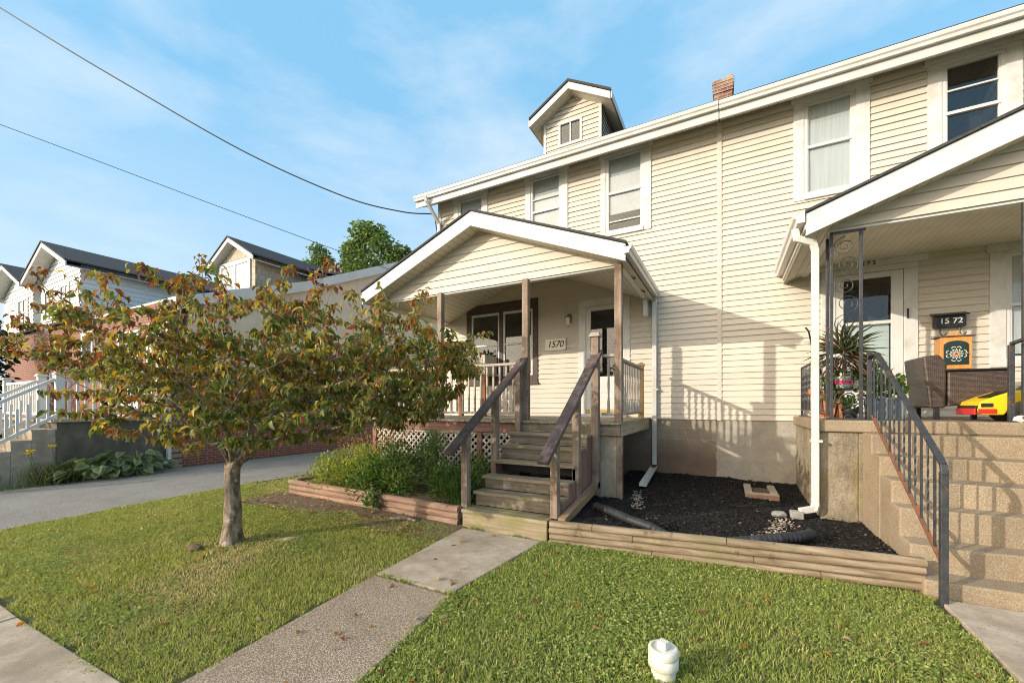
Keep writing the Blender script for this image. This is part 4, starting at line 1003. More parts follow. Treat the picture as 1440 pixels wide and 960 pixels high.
arch = [(2.245,.475),(2.455,.475),(2.455,.70)] + [(2.35+.105*math.cos(a), .70+.055*math.sin(a)) for a in np.linspace(.2, math.pi-.2, 9)] + [(2.245,.70)]
mb = MB(); mb.ext_y(arch, 6.572, 6.582); dr = mb.build('door', mat('black_green', (.012,.025,.022), (.02,.035,.03), rough=.3), bx, bevel=.003)
mb = MB(); cx, cz = 2.35, .60
def petal(mb, a, r0, r1, w_):
    ca, sa = math.cos(a), math.sin(a); q = [(r0,0),((r0+r1)/2,w_),(r1,0),((r0+r1)/2,-w_)]
    mb.add([(cx+u*ca-v_*sa, 6.5695, cz+u*sa+v_*ca) for u, v_ in q], [(0,1,2,3)])
for k in range(12):
    q = k*math.pi/6
    mb.m = 0; petal(mb, q, .008, .034, .007); mb.m = 1; petal(mb, q+.26, .024, .058, .0055)
    mb.m = 2; petal(mb, q, .040, .066, .0045)
    if k % 3 == 0:
        for sg in (-1, 1):
            for j in range(5):
                a_ = q + sg*(.12 + .10*j); r_ = .074 + .008*math.sin(j*.8); petal(mb, a_, r_, r_+.010, .0055)
mb.build('painted_flower', [mat('petal_coral', (.62,.26,.17), rough=.5), mat('petal_green', (.30,.45,.36), rough=.5), mat('petal_pale', (.70,.68,.60), rough=.5)], dr)
mb = MB(); mb.lathe([(.009,0),(.006,.012)], (2.44,6.56,.6), 8); mb.build('knob', metal, bx)
car = thing('toy_car', (2.85,6.35,FZ), 'yellow plastic ride-on toy car with red grille on the right porch', 'toy car')
mb = MB(); prof = [(2.36,-.06),(2.39,-.10),(2.56,-.10),(2.58,-.06),(2.60,.0),(2.66,.03),(2.74,.03),(2.80,-.02),(2.84,-.09),(3.30,-.09),(3.30,.12),(2.98,.16),(2.86,.165),(2.62,.15),(2.50,.10),(2.38,.04)]
mb.ext_y(prof, 6.14, 6.56); mb.build('body', M['yellow'], car, bevel=.018, seg=3)
mb = MB(); mb.add([(2.45,6.17,.0865),(2.60,6.17,.151),(2.60,6.40,.151),(2.45,6.40,.0865),(2.45,6.17,.09),(2.60,6.17,.1545),(2.60,6.40,.1545),(2.45,6.40,.09)], [(4,5,6,7),(0,1,5,4),(1,2,6,5),(2,3,7,6),(3,0,4,7)]); mb.build('hood_scoop', M['black'], car)
mb = MB(); mb.box(2.345,2.37,6.16,6.54,-.07,.0); mb.build('grille', M['black'], car, bevel=.004)
mb = MB(); mb.box(2.335,2.352,6.15,6.55,-.10,-.03); mb.box(2.36,2.50,6.13,6.142,-.085,-.035); mb.build('bumper', M['red'], car, bevel=.006)
mb = MB(); mb.box(2.38,2.47,6.128,6.138,-.015,.025); mb.build('headlight', M['black'], car, bevel=.003)
for i in range(5):
    mb = MB(); mb.box(2.68+i*.035,2.70+i*.035,6.133,6.1385,.095,.125) if i != 2 else mb.box(2.745,2.775,6.133,6.1385,.098,.108)
    mb.build('decal', M['black'], car)
for x, y in ((2.71,6.16),(2.71,6.54),(3.2,6.16),(3.2,6.54)):
    mb = MB(); mb.v = []; n_ = 20
    for yy, r in ((-.05,.07),(-.05,.095),(-.035,.112),(.035,.112),(.05,.095),(.05,.07)): mb.v += [(x+r*math.cos(2*math.pi*j/n_), y+yy, -.058+r*math.sin(2*math.pi*j/n_)) for j in range(n_)]
    for i in range(5): 
        for j in range(n_): mb.f.append((i*n_+j, i*n_+(j+1)%n_, (i+1)*n_+(j+1)%n_, (i+1)*n_+j)); mb.mi.append(0)
    mb.f += [tuple(range(n_)), tuple(5*n_+j for j in range(n_))]; mb.mi += [0,0]
    wh = mb.build('wheel', M['tyre'], car, smooth=True)
    mb = MB(); yy = y-.056 if y < 6.3 else y+.046; mb.box(x-.03,x+.03,yy,yy+.01,-.088,-.028); mb.build('hub', M['black'], wh, bevel=.004)
mb = MB(); mb.ext_y([(2.78,.168),(2.90,.27),(2.92,.27),(2.82,.168)], 6.18, 6.52); mb.build('windscreen', M['black'], car)
mb = MB(); mb.box(3.0,3.22,6.2,6.5,.14,.17); mb.box(3.2,3.26,6.2,6.5,.17,.42); mb.build('seat', M['red'], car, bevel=.012)
mb = MB(); tor = [(2.93+.02*math.cos(0), 6.35+.06*math.cos(a), .30+.06*math.sin(a)) for a in np.linspace(0, 2*math.pi, 17)]; mb.tube(tor, .009, 6); mb.build('steering_wheel', M['red'], car, smooth=True)
stl = thing('plant_stool', (2.16,7.3,FZ), 'small beige stool with round top behind the wicker armchair', 'stool')
mb = MB(); mb.lathe([(.12,.12),(.13,.13),(.13,.145),(.12,.15)], (2.14,7.45,FZ), 18); mb.build('top', M['cream'], stl)
for a in (.4,2.5,4.6):
    mb = MB(); mb.tube([(2.14+.09*math.cos(a),7.45+.09*math.sin(a),FZ+.125),(2.14+.11*math.cos(a),7.45+.11*math.sin(a),FZ)], .012, 6); mb.build('leg', M['cream'], stl)
cane = thing('garden_hook', (1.0,7.2,FZ), 'thin black shepherd hook leaning behind the bent downspout', 'hook')
mb = MB(); mb.tube([(1.16,6.5,FZ),(1.13,6.7,.35),(1.06,7.0,.78),(1.03,7.1,1.06),(1.0,7.14,1.12)], .012, 6); mb.build('rod', M['black'], cane, smooth=True)

def foliage(name, centers, n, r, L, W, cols, m='leaf', parent=None, up=.7, droop=.35, flat=1.0):
    ci = rng.integers(0, len(centers), n); c = np.array(centers, float)[ci]
    o = rng.normal(0, 1, (n, 3)); o = nrm(o)*(rng.random(n)[:, None]**.5)*r; o[:, 2] *= flat
    D = nrm(o/ max(r,1e-6) + np.array([0, 0, up]) + rng.normal(0, .35, (n, 3)))
    cc = np.array(cols)[rng.integers(0, len(cols), n)]*rng.uniform(.75, 1.2, (n, 1))
    V, F, C = leaves_geo(c+o, D, L*rng.uniform(.6, 1.2, n), W*rng.uniform(.6, 1.2, n), cc, droop)
    return np_mesh(name, V, F, M[m], C, parent)
GR = [(.07,.13,.03),(.10,.18,.045),(.05,.10,.025),(.14,.20,.05)]
YG = [(.20,.25,.05),(.13,.20,.04),(.27,.30,.06),(.09,.15,.03)]
def pot(parent, c, r0, r1, h_, m, name='pot', n_=20):
    mb = MB(); mb.lathe([(r0*.95,0),(r0,.005),(r1*.97,h_*.82),(r1*1.06,h_*.83),(r1*1.06,h_),(r1*.95,h_),(r1*.9,h_*.86),(0.001,h_*.86)], c, n_, cap=False); mb.build(name, M[m], parent, smooth=True)
t_ = thing('terracotta_planter', (1.17,6.95,FZ), 'large terracotta pot behind the twisted porch railing', 'plant pot', 'pots on the right porch')
pot(t_, (1.21,7.0,FZ), .13, .19, .40, 'terracotta')
t_ = thing('terracotta_planter', (1.25,6.45,FZ), 'tilted terracotta pot beside the scrolled porch post', 'plant pot', 'pots on the right porch')
pot(t_, (1.27,6.50,FZ), .08, .115, .24, 'terracotta')
mb = MB(); mb.box(1.02,1.12,6.13,6.23,FZ+.001,FZ+.06); tag(mb.build('loose_brick', brickmat('loose_brick_red', (.42,.15,.09), (.38,.13,.08), (.5,.4,.3)), bevel=.006), 'loose red brick on the porch slab edge beside the downspout', 'brick')
ps = thing('plant_stand', (1.36,6.5,FZ), 'black scrolled metal plant stand holding the spiky plant', 'plant stand')
mb = MB(); mb.box(1.19,1.62,6.38,6.66,.195,.215); mb.build('shelf', M['black'], ps, bevel=.003)
for x, y in ((1.21,6.40),(1.60,6.40),(1.21,6.64),(1.60,6.64)):
    mb = MB(); mb.tube([(x,y,.195),(x+.02*(1 if x<1.4 else -1),y,.05),(x-.02*(1 if x<1.4 else -1),y,FZ)], .009, 6); mb.build('leg', M['black'], ps, smooth=True)
mb = MB()
for cx_, cz_, s_ in ((1.33,.10,1),(1.47,.10,-1),(1.36,-.03,-1),(1.44,-.03,1)): spiral(mb, cx_, cz_, 6.40, .065, 1.6, 0, s_, .007)
mb.build('scroll', M['black'], ps, smooth=True)
dp = thing('spiky_plant', (1.30,6.5,.215), 'tall spiky dracaena in a white pot with pink label on the stand', 'potted plant', 'potted plants on the right porch')
pot(dp, (1.30,6.48,.216), .075, .095, .15, 'teal')
mb = MB(); mb.lathe([(.094,.055),(.1,.10)], (1.30,6.48,.216), 20, cap=False); mb.build('label_band', M['pink'], dp, smooth=True)
mb = MB(); mb.tube([(1.30,6.48,.34),(1.305,6.49,.55),(1.30,6.48,.72)], [.02,.018,.014], 8); mb.build('stem', M['bark'], dp, smooth=True)
n = 150; a = rng.uniform(0, 2*np.pi, n); el = rng.uniform(-.9, 1.3, n); D = np.stack([np.cos(a)*np.cos(el), np.sin(a)*np.cos(el), np.sin(el)], 1)
cc = np.array([(.12,.15,.05),(.17,.17,.06),(.08,.10,.04),(.26,.17,.09)])[rng.integers(0,4,n)]; low = el < -.2; cc[low] = np.array([.24,.13,.075])*rng.uniform(.6,1.1,(low.sum(),1))
V, F, C = leaves_geo(np.tile([1.30,6.48,.66],(n,1)) + D*.02 - np.array([[0,0,1]])*(rng.uniform(0,.12,n)*(el<0))[:,None], D, rng.uniform(.28,.45,n), np.full(n,.022), cc, .25, .15)
np_mesh('leaves', V, F, M['leaf'], C, dp)
t_ = thing('leafy_plant', (1.55,6.5,.215), 'bushy green potted plant on the right end of the plant stand', 'potted plant', 'potted plants on the right porch')
pot(t_, (1.53,6.50,.216), .06, .085, .13, 'black'); foliage('leaves', [(1.53,6.5,.38),(1.6,6.5,.34),(1.5,6.48,.44)], 170, .16, .075, .05, GR, parent=t_)
t_ = thing('trailing_plant', (1.18,6.45,.215), 'green plant spilling over the left end of the plant stand', 'potted plant', 'potted plants on the right porch')
pot(t_, (1.215,6.56,.216), .05, .065, .11, 'black'); foliage('leaves', [(1.2,6.52,.32),(1.15,6.46,.2),(1.17,6.44,.08),(1.22,6.5,.36)], 210, .10, .055, .045, GR + [(.2,.26,.06)], parent=t_)
t_ = thing('yellow_flower_pot', (1.40,6.45,.215), 'small pot of yellow green flowers behind the pink label', 'potted plant', 'potted plants on the right porch')
pot(t_, (1.43,6.54,.216), .045, .06, .1, 'cream'); foliage('leaves', [(1.42,6.53,.36)], 70, .07, .05, .035, YG + [(.5,.4,.05)], parent=t_)
t_ = thing('small_black_pot', (1.36,6.3,FZ), 'small black nursery pot with green plant on the porch slab', 'potted plant', 'potted plants on the right porch')
pot(t_, (1.31,6.24,FZ), .06, .08, .13, 'black'); foliage('leaves', [(1.31,6.24,.02)], 90, .09, .06, .04, GR, parent=t_)
t_ = thing('window_box_planter', (1.63,6.3,FZ), 'ribbed blue grey trough planter full of green leaves behind the handrail', 'planter', 'potted plants on the right porch')
mb = MB(); y0, y1 = 6.22, 6.46
mb.prism([(1.50,y0+.02),(1.79,y0+.02),(1.79,y1-.02),(1.50,y1-.02)], lambda a,b:(a,b,FZ), lambda a,b:(1.645+(a-1.645)*1.1, 6.34+(b-6.34)*1.1, .085))
for i in range(9): x = 1.505 + i*.035; mb.box(x-.008,x+.008,y0-.005,y0+.03,FZ+.01,.075)
mb.box(1.475,1.815,y0-.008,y1+.008,.07,.095); mb.build('trough', M['bluegrey'], t_, bevel=.006)
foliage('leaves', [(1.55,6.33,.17),(1.65,6.33,.2),(1.75,6.33,.16),(1.7,6.33,.25)], 330, .14, .075, .05, YG + GR, parent=t_)
rock('crumpled_cloth', (2.62,6.02,-.135), .055, 'crumpled white cloth at the foot of the right iron post', 'cloth', 'white', (1.1,.7,.7), seed=9)
pp_ = thing('porch_plant', (-5.65,6.55,DZ), 'leafy green plant standing in the left end of the wooden porch', 'plant')
foliage('leaves', [(-5.7,6.6,1.2),(-5.55,6.6,1.05),(-5.85,6.5,.6),(-5.6,6.5,.3)], 620, .28, .10, .07, GR, parent=pp_)
mb = MB(); mb.tube([(-5.68,6.56,DZ+.2),(-5.7,6.55,.6),(-5.65,6.6,1.15)], [.02,.015,.008], 6); mb.build('stem', M['bark'], pp_)
pot(pp_, (-5.68,6.56,DZ), .12, .16, .26, 'terracotta')

# white clean-out cap in the lawn
cc_ = thing('cleanout_cap', (-.335,2.5,-1.55), 'white plastic pipe cap with square knob standing in the grass', 'pipe cap')
cx, cy, cz = -.325, 2.47, -1.56
mb = MB(); mb.lathe([(.068,0),(.068,.075)], (cx,cy,cz), 24); mb.build('pipe', M['pvc'], cc_, smooth=True)
mb = MB(); mb.lathe([(.078,.06),(.083,.065),(.083,.115),(.079,.12),(.083,.125),(.083,.165),(.075,.172),(.066,.172),(.062,.164),(.0005,.164)], (cx,cy,cz), 28); mb.build('collar', M['pvc'], cc_, smooth=True)
mb = MB(); mb.bar((cx,cy,cz+.164),(cx,cy,cz+.205),.055,.055,up=(.35,1,0)); mb.build('knob', M['pvc'], cc_, bevel=.006)
# ------------------------------------------------------------------ neighbouring houses on the left
NX = -12.6
PROF = [(5.15,2.80),(5.5,2.94),(8.7,4.15),(12.75,6.03),(13.5,6.40),(21.5,2.80)]
def neighbour(name, x0, x1, label, side, gables=(), dormer=None, wins=(), doors=()):
    h_ = thing(name, ((x0+x1)/2, 12, -1.6), label, 'house', 'brick houses across the driveway')
    mb = MB(); mb.box(x0, x1, 5.06, 5.3, -1.75, 2.72); mb.build('front_wall', M['brick_x'], h_)
    if side:
        mb = MB(); mb.box(x1-.25, x1, 5.303, 21, -1.75, 1.0); mb.build('brick_side', M['brick_y'], h_)
        mb = MB(); mb.ext_x([(5.30,1.003)] + [(y, z-.10) for y, z in PROF[1:]] + [(21.0,1.003)], x1-.25, x1-.004); mb.build('stucco_side', M['stucco'], h_)
        mb = MB()
        for (y0, z0), (y1, z1) in zip(PROF, PROF[1:]): mb.ext_x([(y0,z0-.005),(y1,z1-.005),(y1,z1-.33),(y0,z0-.33)], x1+.12, x1+.19)
        mb.build('rake_board', M['gutter'], h_)
        mb = MB()
        for (y0, z0), (y1, z1) in zip(PROF, PROF[1:]): mb.ext_x([(y0,z0-.19),(y1,z1-.19),(y1,z1-.2),(y0,z0-.2)], x1-.02, x1+.12)
        mb.build('soffit', M['white'], h_)
    mb = MB(); mb.ext_x(PROF + [(y, z-.06) for y, z in PROF[::-1]], x0-.02, x1+.17); mb.build('roof', M['shingle'], h_)
    mb = MB(); mb.box(x0, x1+.15, 5.10, 5.14, 2.60, 2.80); mb.box(x0, x1+.1, 5.14, 5.40, 2.60, 2.63); mb.build('fascia', M['gutter'], h_)
    for (a, b, c, d) in wins:
        mb = MB(); f = 5.03
        mb.box(a,a+.12,f,5.08,c,d); mb.box(b-.12,b,f,5.08,c,d); mb.box(a+.12,b-.12,f,5.08,d-.12,d); mb.box(a-.04,b+.04,f-.03,5.08,c-.07,c); mb.box(a+.12,b-.12,f+.01,5.08,(c+d)/2-.03,(c+d)/2+.03)
        w_ = mb.build('window', M['white'], h_)
        mb = MB(); mb.box(a+.12,b-.12,5.045,5.055,c,d-.12); mb.build('pane', M['glass_pane'], w_)
    for (a, b, c, d) in doors:
        mb = MB(); f = 5.02
        mb.box(a,a+.14,f,5.08,c,d); mb.box(b-.14,b,f,5.08,c,d); mb.box(a+.14,b-.14,f,5.08,d-.14,d); mb.box(a+.14,b-.14,f+.01,5.075,c,c+.5); mb.box((a+b)/2-.05,(a+b)/2+.05,f+.01,5.075,c+.5,d-.14)
        w_ = mb.build('door', M['white'], h_)
        mb = MB(); mb.box(a+.14,b-.14,5.045,5.055,c+.5,d-.14); mb.build('pane', M['glass_pane'], w_)
    for (xa, za, hw, dr, y0, yb, ww) in gables:
        L = thing_part = MB(); iw = hw - .32
        sl = dr/hw
        lap_wall(L, lambda z: (xa-iw + max(0, (z-(za-dr-.1)))/sl*.98, xa+iw - max(0, (z-(za-dr-.1)))/sl*.98), 2.82, za-.32, lambda u, w_, z: (u, y0-w_, z), e=.15, lip=.02)
        for x, sg in ((xa-iw,-1),(xa+iw,1)): lap_wall(L, lambda z: (y0, yb), 2.82, za-dr, lambda u, w_, z: (x+sg*w_, u, z), e=.15, lip=.02)
        L.box(xa-iw+.02, xa+iw-.02, y0+.03, y0+.08, 2.8, za-dr-.05)
        g_ = L.build('gable_dormer', M['wsiding'], h_)
        gable_roof(g_, xa, za, hw, dr, y0-.42, yb+3.0, th=.05, fas=.16, sof='soffit_y' if False else 'white')
        for a, b, c, d in ww:
            mb = MB(); f = y0-.04
            mb.box(a,a+.1,f,y0+.02,c,d); mb.box(b-.1,b,f,y0+.02,c,d); mb.box(a+.1,b-.1,f,y0+.02,d-.1,d); mb.box(a,b,f-.02,y0+.02,c-.06,c); mb.box((a+b)/2-.04,(a+b)/2+.04,f+.005,y0+.02,c,d-.1)
            mb.box(a+.1,b-.1,f+.008,y0+.02,(c+d)/2-.02,(c+d)/2+.02)
            mb.build('window', M['white'], g_)
            mb = MB(); mb.box(a+.1,b-.1,y0-.022,y0-.02,c,d-.1); mb.build('pane', M['glass_pane'], g_)
    if dormer:
        xa, za, hw, dr, y0, yb, ww = dormer; iw = hw - .30; sl = dr/hw
        L = MB(); L.box(xa-iw, xa+iw, y0, y0+.05, 3.5, za-dr)
        L.add([(xa-iw,y0,za-dr),(xa+iw,y0,za-dr),(xa,y0,za-.15)], [(0,1,2)])
        L.build('dormer_front', M['tanshake'], h_)
        sm_ = brickmat('pale_shingle_side', (.50,.44,.36), (.55,.49,.41), (.33,.29,.24), bw=.22, bh=.2, axis='y')
        L = MB(); L.ext_x([(y0+.052,3.4),(y0+.052,za-dr+.03),(yb,za-dr+.03),(yb,5.0),(9.8,4.5)], xa-iw, xa-iw+.05); L.build('dormer_side', sm_, h_)
        L = MB(); L.ext_x([(y0+.052,3.4),(y0+.052,za-dr+.03),(yb,za-dr+.03),(yb,5.0),(9.8,4.5)], xa+iw-.05, xa+iw)
        g_ = L.build('dormer_side', sm_, h_)
        gable_roof(g_, xa, za, hw, dr, y0-.25, yb+2.2, th=.05, fas=.15, sof='white')
        for a, b, c, d in ww:
            mb = MB(); f = y0-.05
            mb.box(a,a+.11,f,y0+.02,c,d); mb.box(b-.11,b,f,y0+.02,c,d); mb.box(a+.11,b-.11,f,y0+.02,d-.13,d); mb.box(a-.02,b+.02,f-.02,y0+.02,c-.07,c); mb.box((a+b)/2-.07,(a+b)/2+.07,f+.002,y0+.02,c,d-.13)
            mb.box(a+.11,b-.11,f+.012,y0+.02,(c+d)/2-.03,(c+d)/2+.03)
            w_ = mb.build('window', M['white'], h_)
            mb = MB(); mb.box(a+.11,b-.11,y0-.03,y0-.028,c,d-.13); mb.build('pane', M['glass_pale'], w_)
    return h_
def paneglass(name, c):
    m, nt, p = newmat(name); v = coords(nt, (1,1,1)); col_ = ramp(nt, noise(nt, v, 1.2, 3), [(.35, tuple(k*.7 for k in c)), (.65, c)])
    nt.links.new(col_, p.inputs['Base Color']); p.inputs['Roughness'].default_value = .06; p.inputs['Specular IOR Level'].default_value = .9; return m
M['glass_pane'] = paneglass('far_window_pane', (.10,.11,.12)); M['glass_pale'] = paneglass('far_pale_pane', (.55,.57,.60))
neighbour('brick_house', -17.35, NX, 'red brick house with tan stucco gable side and shingled dormer beyond the driveway', True,
          dormer=(-14.3, 5.50, 1.40, .80, 7.5, 10.6, [(-15.18,-13.42,3.62,4.74)]), doors=[(-15.75,-14.35,-.3,2.10)], wins=[(-13.9,-13.1,.9,2.2)])
neighbour('brick_house', -27, -17.37, 'red brick house with twin white gables at the far left', False,
          gables=[(-19.7,5.36,2.15,.95,4.85,10,[(-19.6,-18.75,2.95,4.0),(-21.1,-20.3,2.95,4.0)]),(-24.2,5.36,2.15,.95,4.85,10,[(-24.1,-22.9,2.95,4.05)])],
          wins=[(-18.55,-17.6,.9,2.35),(-21.5,-20.3,.9,2.35)])
npz = -.29
np_ = thing('brick_house_porch', (-14.2,4,-1.6), 'grey concrete porch with white railings and steps in front of the brick house', 'porch')
mb = MB(); mb.box(-16.6,NX-.02,3.06,5.02,-1.75,npz-.07); mb.build('base', mat('dark_concrete', (.085,.072,.055), (.17,.145,.11), s=4, rough=.95, stretch=(1,1,.5), bs=40, c3=(.09,.085,.06), s3=2), np_)
mb = MB(); mb.box(-16.65,NX+.03,3.0,5.055,npz-.07,npz); mb.build('deck', M['concrete'], np_, bevel=.01)
for i in range(6):
    mb = MB(); mb.box(-13.95,NX-.06,3.0-.28*(i+1),3.06-.28*i if i == 0 else 3.0-.28*i,-1.75,npz-.21*(i+1)+.0); mb.build('step', M['concrete'], np_, bevel=.01)
def wpost(x, y, z0, z1, s_=.13):
    mb = MB(); mb.box(x-s_/2,x+s_/2,y-s_/2,y+s_/2,z0,z1); mb.box(x-s_/2-.03,x+s_/2+.03,y-s_/2-.03,y+s_/2+.03,z0,z0+.1); mb.box(x-s_/2-.03,x+s_/2+.03,y-s_/2-.03,y+s_/2+.03,z1,z1+.03); mb.box(x-s_/2-.01,x+s_/2+.01,y-s_/2-.01,y+s_/2+.01,z1+.03,z1+.055)
    mb.build('post', M['white'], np_, bevel=.004)
for x, y in ((NX-.10,3.12),(NX-.10,4.85),(-13.85,3.12),(-16.5,3.12)): wpost(x, y, npz, .66)
for (a, b) in (((NX-.10,3.2),(NX-.10,4.78)),((-13.95,3.12),(-16.42,3.12))):
    for z in (.55,npz+.1):
        mb = MB(); mb.bar((a[0],a[1],z),(b[0],b[1],z),.07,.06); mb.build('rail', M['white'], np_)
    n = int(math.hypot(a[0]-b[0],a[1]-b[1])/.125)
    for i in range(n):
        t_ = (i+.5)/n; x = a[0]+(b[0]-a[0])*t_; y = a[1]+(b[1]-a[1])*t_
        mb = MB(); mb.box(x-.02,x+.02,y-.02,y+.02,npz+.1,.54); mb.build('baluster', M['white'], np_)
for x in (NX-.10,-13.85):
    for z in (.56,npz+.06):
        mb = MB(); mb.bar((x,3.05,z),(x,1.25,z-1.22),.07,.06); mb.build('rail', M['white'], np_)
    for i in range(12):
        y = 2.95-i*.14; mb = MB(); z = npz+.07-(3.05-y)*.68; mb.box(x-.02,x+.02,y-.02,y+.02,z,z+.5); mb.build('baluster', M['white'], np_)
    wpost(x, 1.22, -1.62, -.55)
downspout((-12.5,4.98,-1.5), 'white downspout with long bent foot at the corner of the brick house', [(-12.52,4.98,2.6),(-12.52,4.98,-1.32),(-12.5,4.88,-1.46),(-12.34,4.2,-1.53),(-12.3,4.0,-1.55)], .10, .08)

# hostas and day lilies against the neighbour's porch
def hosta(c, r, n, label):
    t_ = thing('hosta', c, label, 'plant', 'hostas by the grey porch')
    a = rng.uniform(0, 2*np.pi, n); el = rng.uniform(.25, 1.15, n); ln = r*rng.uniform(.5, 1.0, n)
    D0 = np.stack([np.cos(a)*np.cos(el), np.sin(a)*np.cos(el), np.sin(el)], 1); base = np.array(c)[None] + D0*ln[:, None]*np.array([1,1,.8])
    D = nrm(np.stack([np.cos(a), np.sin(a), np.full(n, -.15)], 1) + rng.normal(0,.15,(n,3)))
    cc = np.array([(.08,.12,.055),(.11,.155,.06),(.07,.11,.06)])[rng.integers(0,3,n)]
    V, F, C = leaves_geo(base, D, rng.uniform(.19,.30,n), rng.uniform(.14,.21,n), cc, .45, .25, edge=np.array([.24,.27,.12]))
    np_mesh('leaves', V, F, M['leaf'], C, t_)
    mb = MB()
    for k in range(0, n, 2): mb.tube([c, tuple(base[k])], .006, 4)
    M.setdefault('hosta_stalk', mat('hosta_stalk', (.12,.17,.06), rough=.6)); mb.build('stalks', M['hosta_stalk'], t_)
hosta((-12.15,4.15,-1.57), .78, 110, 'large variegated hosta by the white downspout'); hosta((-12.15,3.55,-1.58), .66, 80, 'smaller variegated hosta next to the day lilies')
dl_ = thing('day_lily', (-12.3,3.2,-1.58), 'arching day lily clump with yellow flowers below the white stair railing', 'plant')
n = 620; P0 = np.stack([-12.32+rng.normal(0,.13,n), 3.15+rng.normal(0,.28,n), np.full(n,-1.6)], 1)
cc = np.array([(.13,.17,.05),(.20,.21,.06),(.09,.13,.04),(.30,.24,.10)])[rng.integers(0,4,n)]
V, F, C = blades_geo(P0, rng.uniform(.3,.58,n), np.full(n,.016), rng.uniform(.3,.95,n), cc); np_mesh('blades', V, F, M['leaf'], C, dl_)
for x, y, z in ((-12.3,2.92,-.86),(-12.28,2.62,-.93),(-12.33,2.6,-.98)):
    mb = MB(); mb.tube([(x-.04,y+.1,-1.58),(x-.02,y+.05,-1.2),(x,y,z)], .006, 5); mb.build('flower_stalk', M['hosta_stalk'], dl_)
    k = 9; a = np.linspace(0, 2*np.pi, k, endpoint=False); D = np.stack([np.cos(a), np.sin(a), np.full(k,.9)], 1)
    V, F, C = leaves_geo(np.tile([x,y,z],(k,1)), D, np.full(k,.085), np.full(k,.045), np.tile([.75,.55,.03],(k,1)), .3); np_mesh('flower', V, F, M['leaf'], C, dl_)

# ------------------------------------------------------------------ the dogwood
TB = np.array([-4.98, 2.57, -1.57]); RR = np.array([.883, .4695, 0]); FF = np.array([-.4695, .883, 0])
def W3(a, b, z): return TB*np.array([1,1,0]) + RR*a + FF*b + np.array([0,0,z])
ra = np.array([-2.7,-1.84,-1.03,-.22,.58,1.38,2.19,2.72]); rt = np.array([.95,1.25,1.36,1.42,1.38,1.36,1.10,.72]); rb = np.array([.56,.26,-.08,-.42,-.50,-.34,-.22,.38])
tree = thing('dogwood_tree', tuple(TB), 'small spreading dogwood tree with rusty autumn leaves on the front lawn', 'tree')
nodes = []; par = []; fixed = {}
def limb(pts, start):
    i = start
    for p in pts:
        q0 = np.array(nodes[i]); q1 = np.array(p); m_ = max(1, int(np.linalg.norm(q1-q0)/.14))
        for k in range(1, m_+1):
            w_ = q0 + (q1-q0)*k/m_ + (rng.normal(0,.012,3) if k < m_ and i > 8 else 0)
            nodes.append(tuple(w_)); par.append(i); i = len(nodes)-1
    return i
nodes.append((0,0,-1.62)); par.append(-1)
f0 = limb([(.012,0,-1.2),(.0,.0,-.9),(.008,0,-.70)], 0)
LIMBS = [[(.16,.03,-.60),(.30,.05,-.46),(.58,.12,-.34),(1.0,.18,-.31),(1.6,.3,-.16),(2.1,.3,.1)], [(.15,-.02,-.58),(.34,-.08,-.38),(.62,-.2,-.02),(1.1,-.35,.38),(1.75,-.3,.72),(2.2,-.2,.85)],
         [(.02,.07,-.52),(.12,.3,-.12),(.38,.75,.45),(.6,.8,1.0),(.83,.7,1.55)], [(-.03,-.08,-.50),(-.02,-.36,-.1),(.02,-.8,.35),(.15,-.9,.8),(.1,-.8,1.1)],
         [(-.09,-.01,-.50),(-.34,-.06,-.24),(-.8,-.12,.18),(-1.4,-.05,.6),(-2.0,.1,1.05),(-2.5,.25,1.55)], [(-.07,.07,-.46),(-.36,.25,-.26),(-.95,.45,-.02),(-1.6,.55,.2),(-2.3,.4,.42)],
         [(-.04,.04,-.40),(-.15,.15,.05),(-.35,.3,.6),(-.5,.3,1.2),(-.55,.25,1.65)], [(.05,-.1,-.45),(.4,-.7,-.1),(.9,-1.05,.25),(1.3,-1.0,.5)], [(-.08,-.1,-.45),(-.5,-.65,-.05),(-1.0,-.9,.3),(-1.5,-.8,.55)], [(.06,.1,-.45),(.5,.8,.05),(1.1,1.1,.4),(1.6,.9,.7)]]
for L in LIMBS: limb(L, f0)
tips = []
while len(tips) < 900:
    a = rng.uniform(-2.75, 2.75); b = rng.uniform(-1.15, 1.6); q = 1 - (a/2.85)**2*.9 - (b/1.62)**2
    if q <= 0: continue
    t_ = np.interp(a, ra, rt); bt = np.interp(a, ra, rb); mid = bt + (t_-bt)*.5; hh = (t_-bt)*.5*math.sqrt(min(1, 1.15 - (b/1.62)**2))
    z = mid + hh*rng.uniform(-1, 1)
    fz = (z-bt)/(t_-bt)
    keep = (1. if a > -.4 else .62) if fz < .70 else .42
    if a < -.5 and fz > .5: keep *= .40
    if a > 2.1: keep *= .7
    if a < -1.1 and (b < -.3 or z < .02 + .14*(-1.1-a)): continue
    if rng.random() > keep: continue
    if any((a-p[0])**2+(b-p[1])**2+((z-p[2])*1.3)**2 < .0102 for p in tips): continue
    tips.append((a, b, z))
SPR = [(-2.52,.3,1.66),(-2.62,.3,1.45),(-2.2,.2,1.38),(-2.05,.1,1.22),(-1.78,.15,1.30),(-2.7,.2,1.1),(-.58,.3,1.82),(-.52,.25,1.66),(-.66,.25,1.58),(-.38,.3,1.52),(-.30,.2,1.44),(.80,.7,1.92),(.70,.65,1.82),(.93,.7,1.80),(.62,.6,1.62),(.85,.65,1.55),(1.65,.1,1.42),(2.2,-.1,1.27),(2.32,-.1,1.18),(2.1,0,1.22),(2.75,.0,.80),(2.9,.0,.83),(2.62,.1,.7),(-.95,-.4,-.30),(-.3,-.2,-.42),(-.38,-.15,-.5)]
tips += SPR
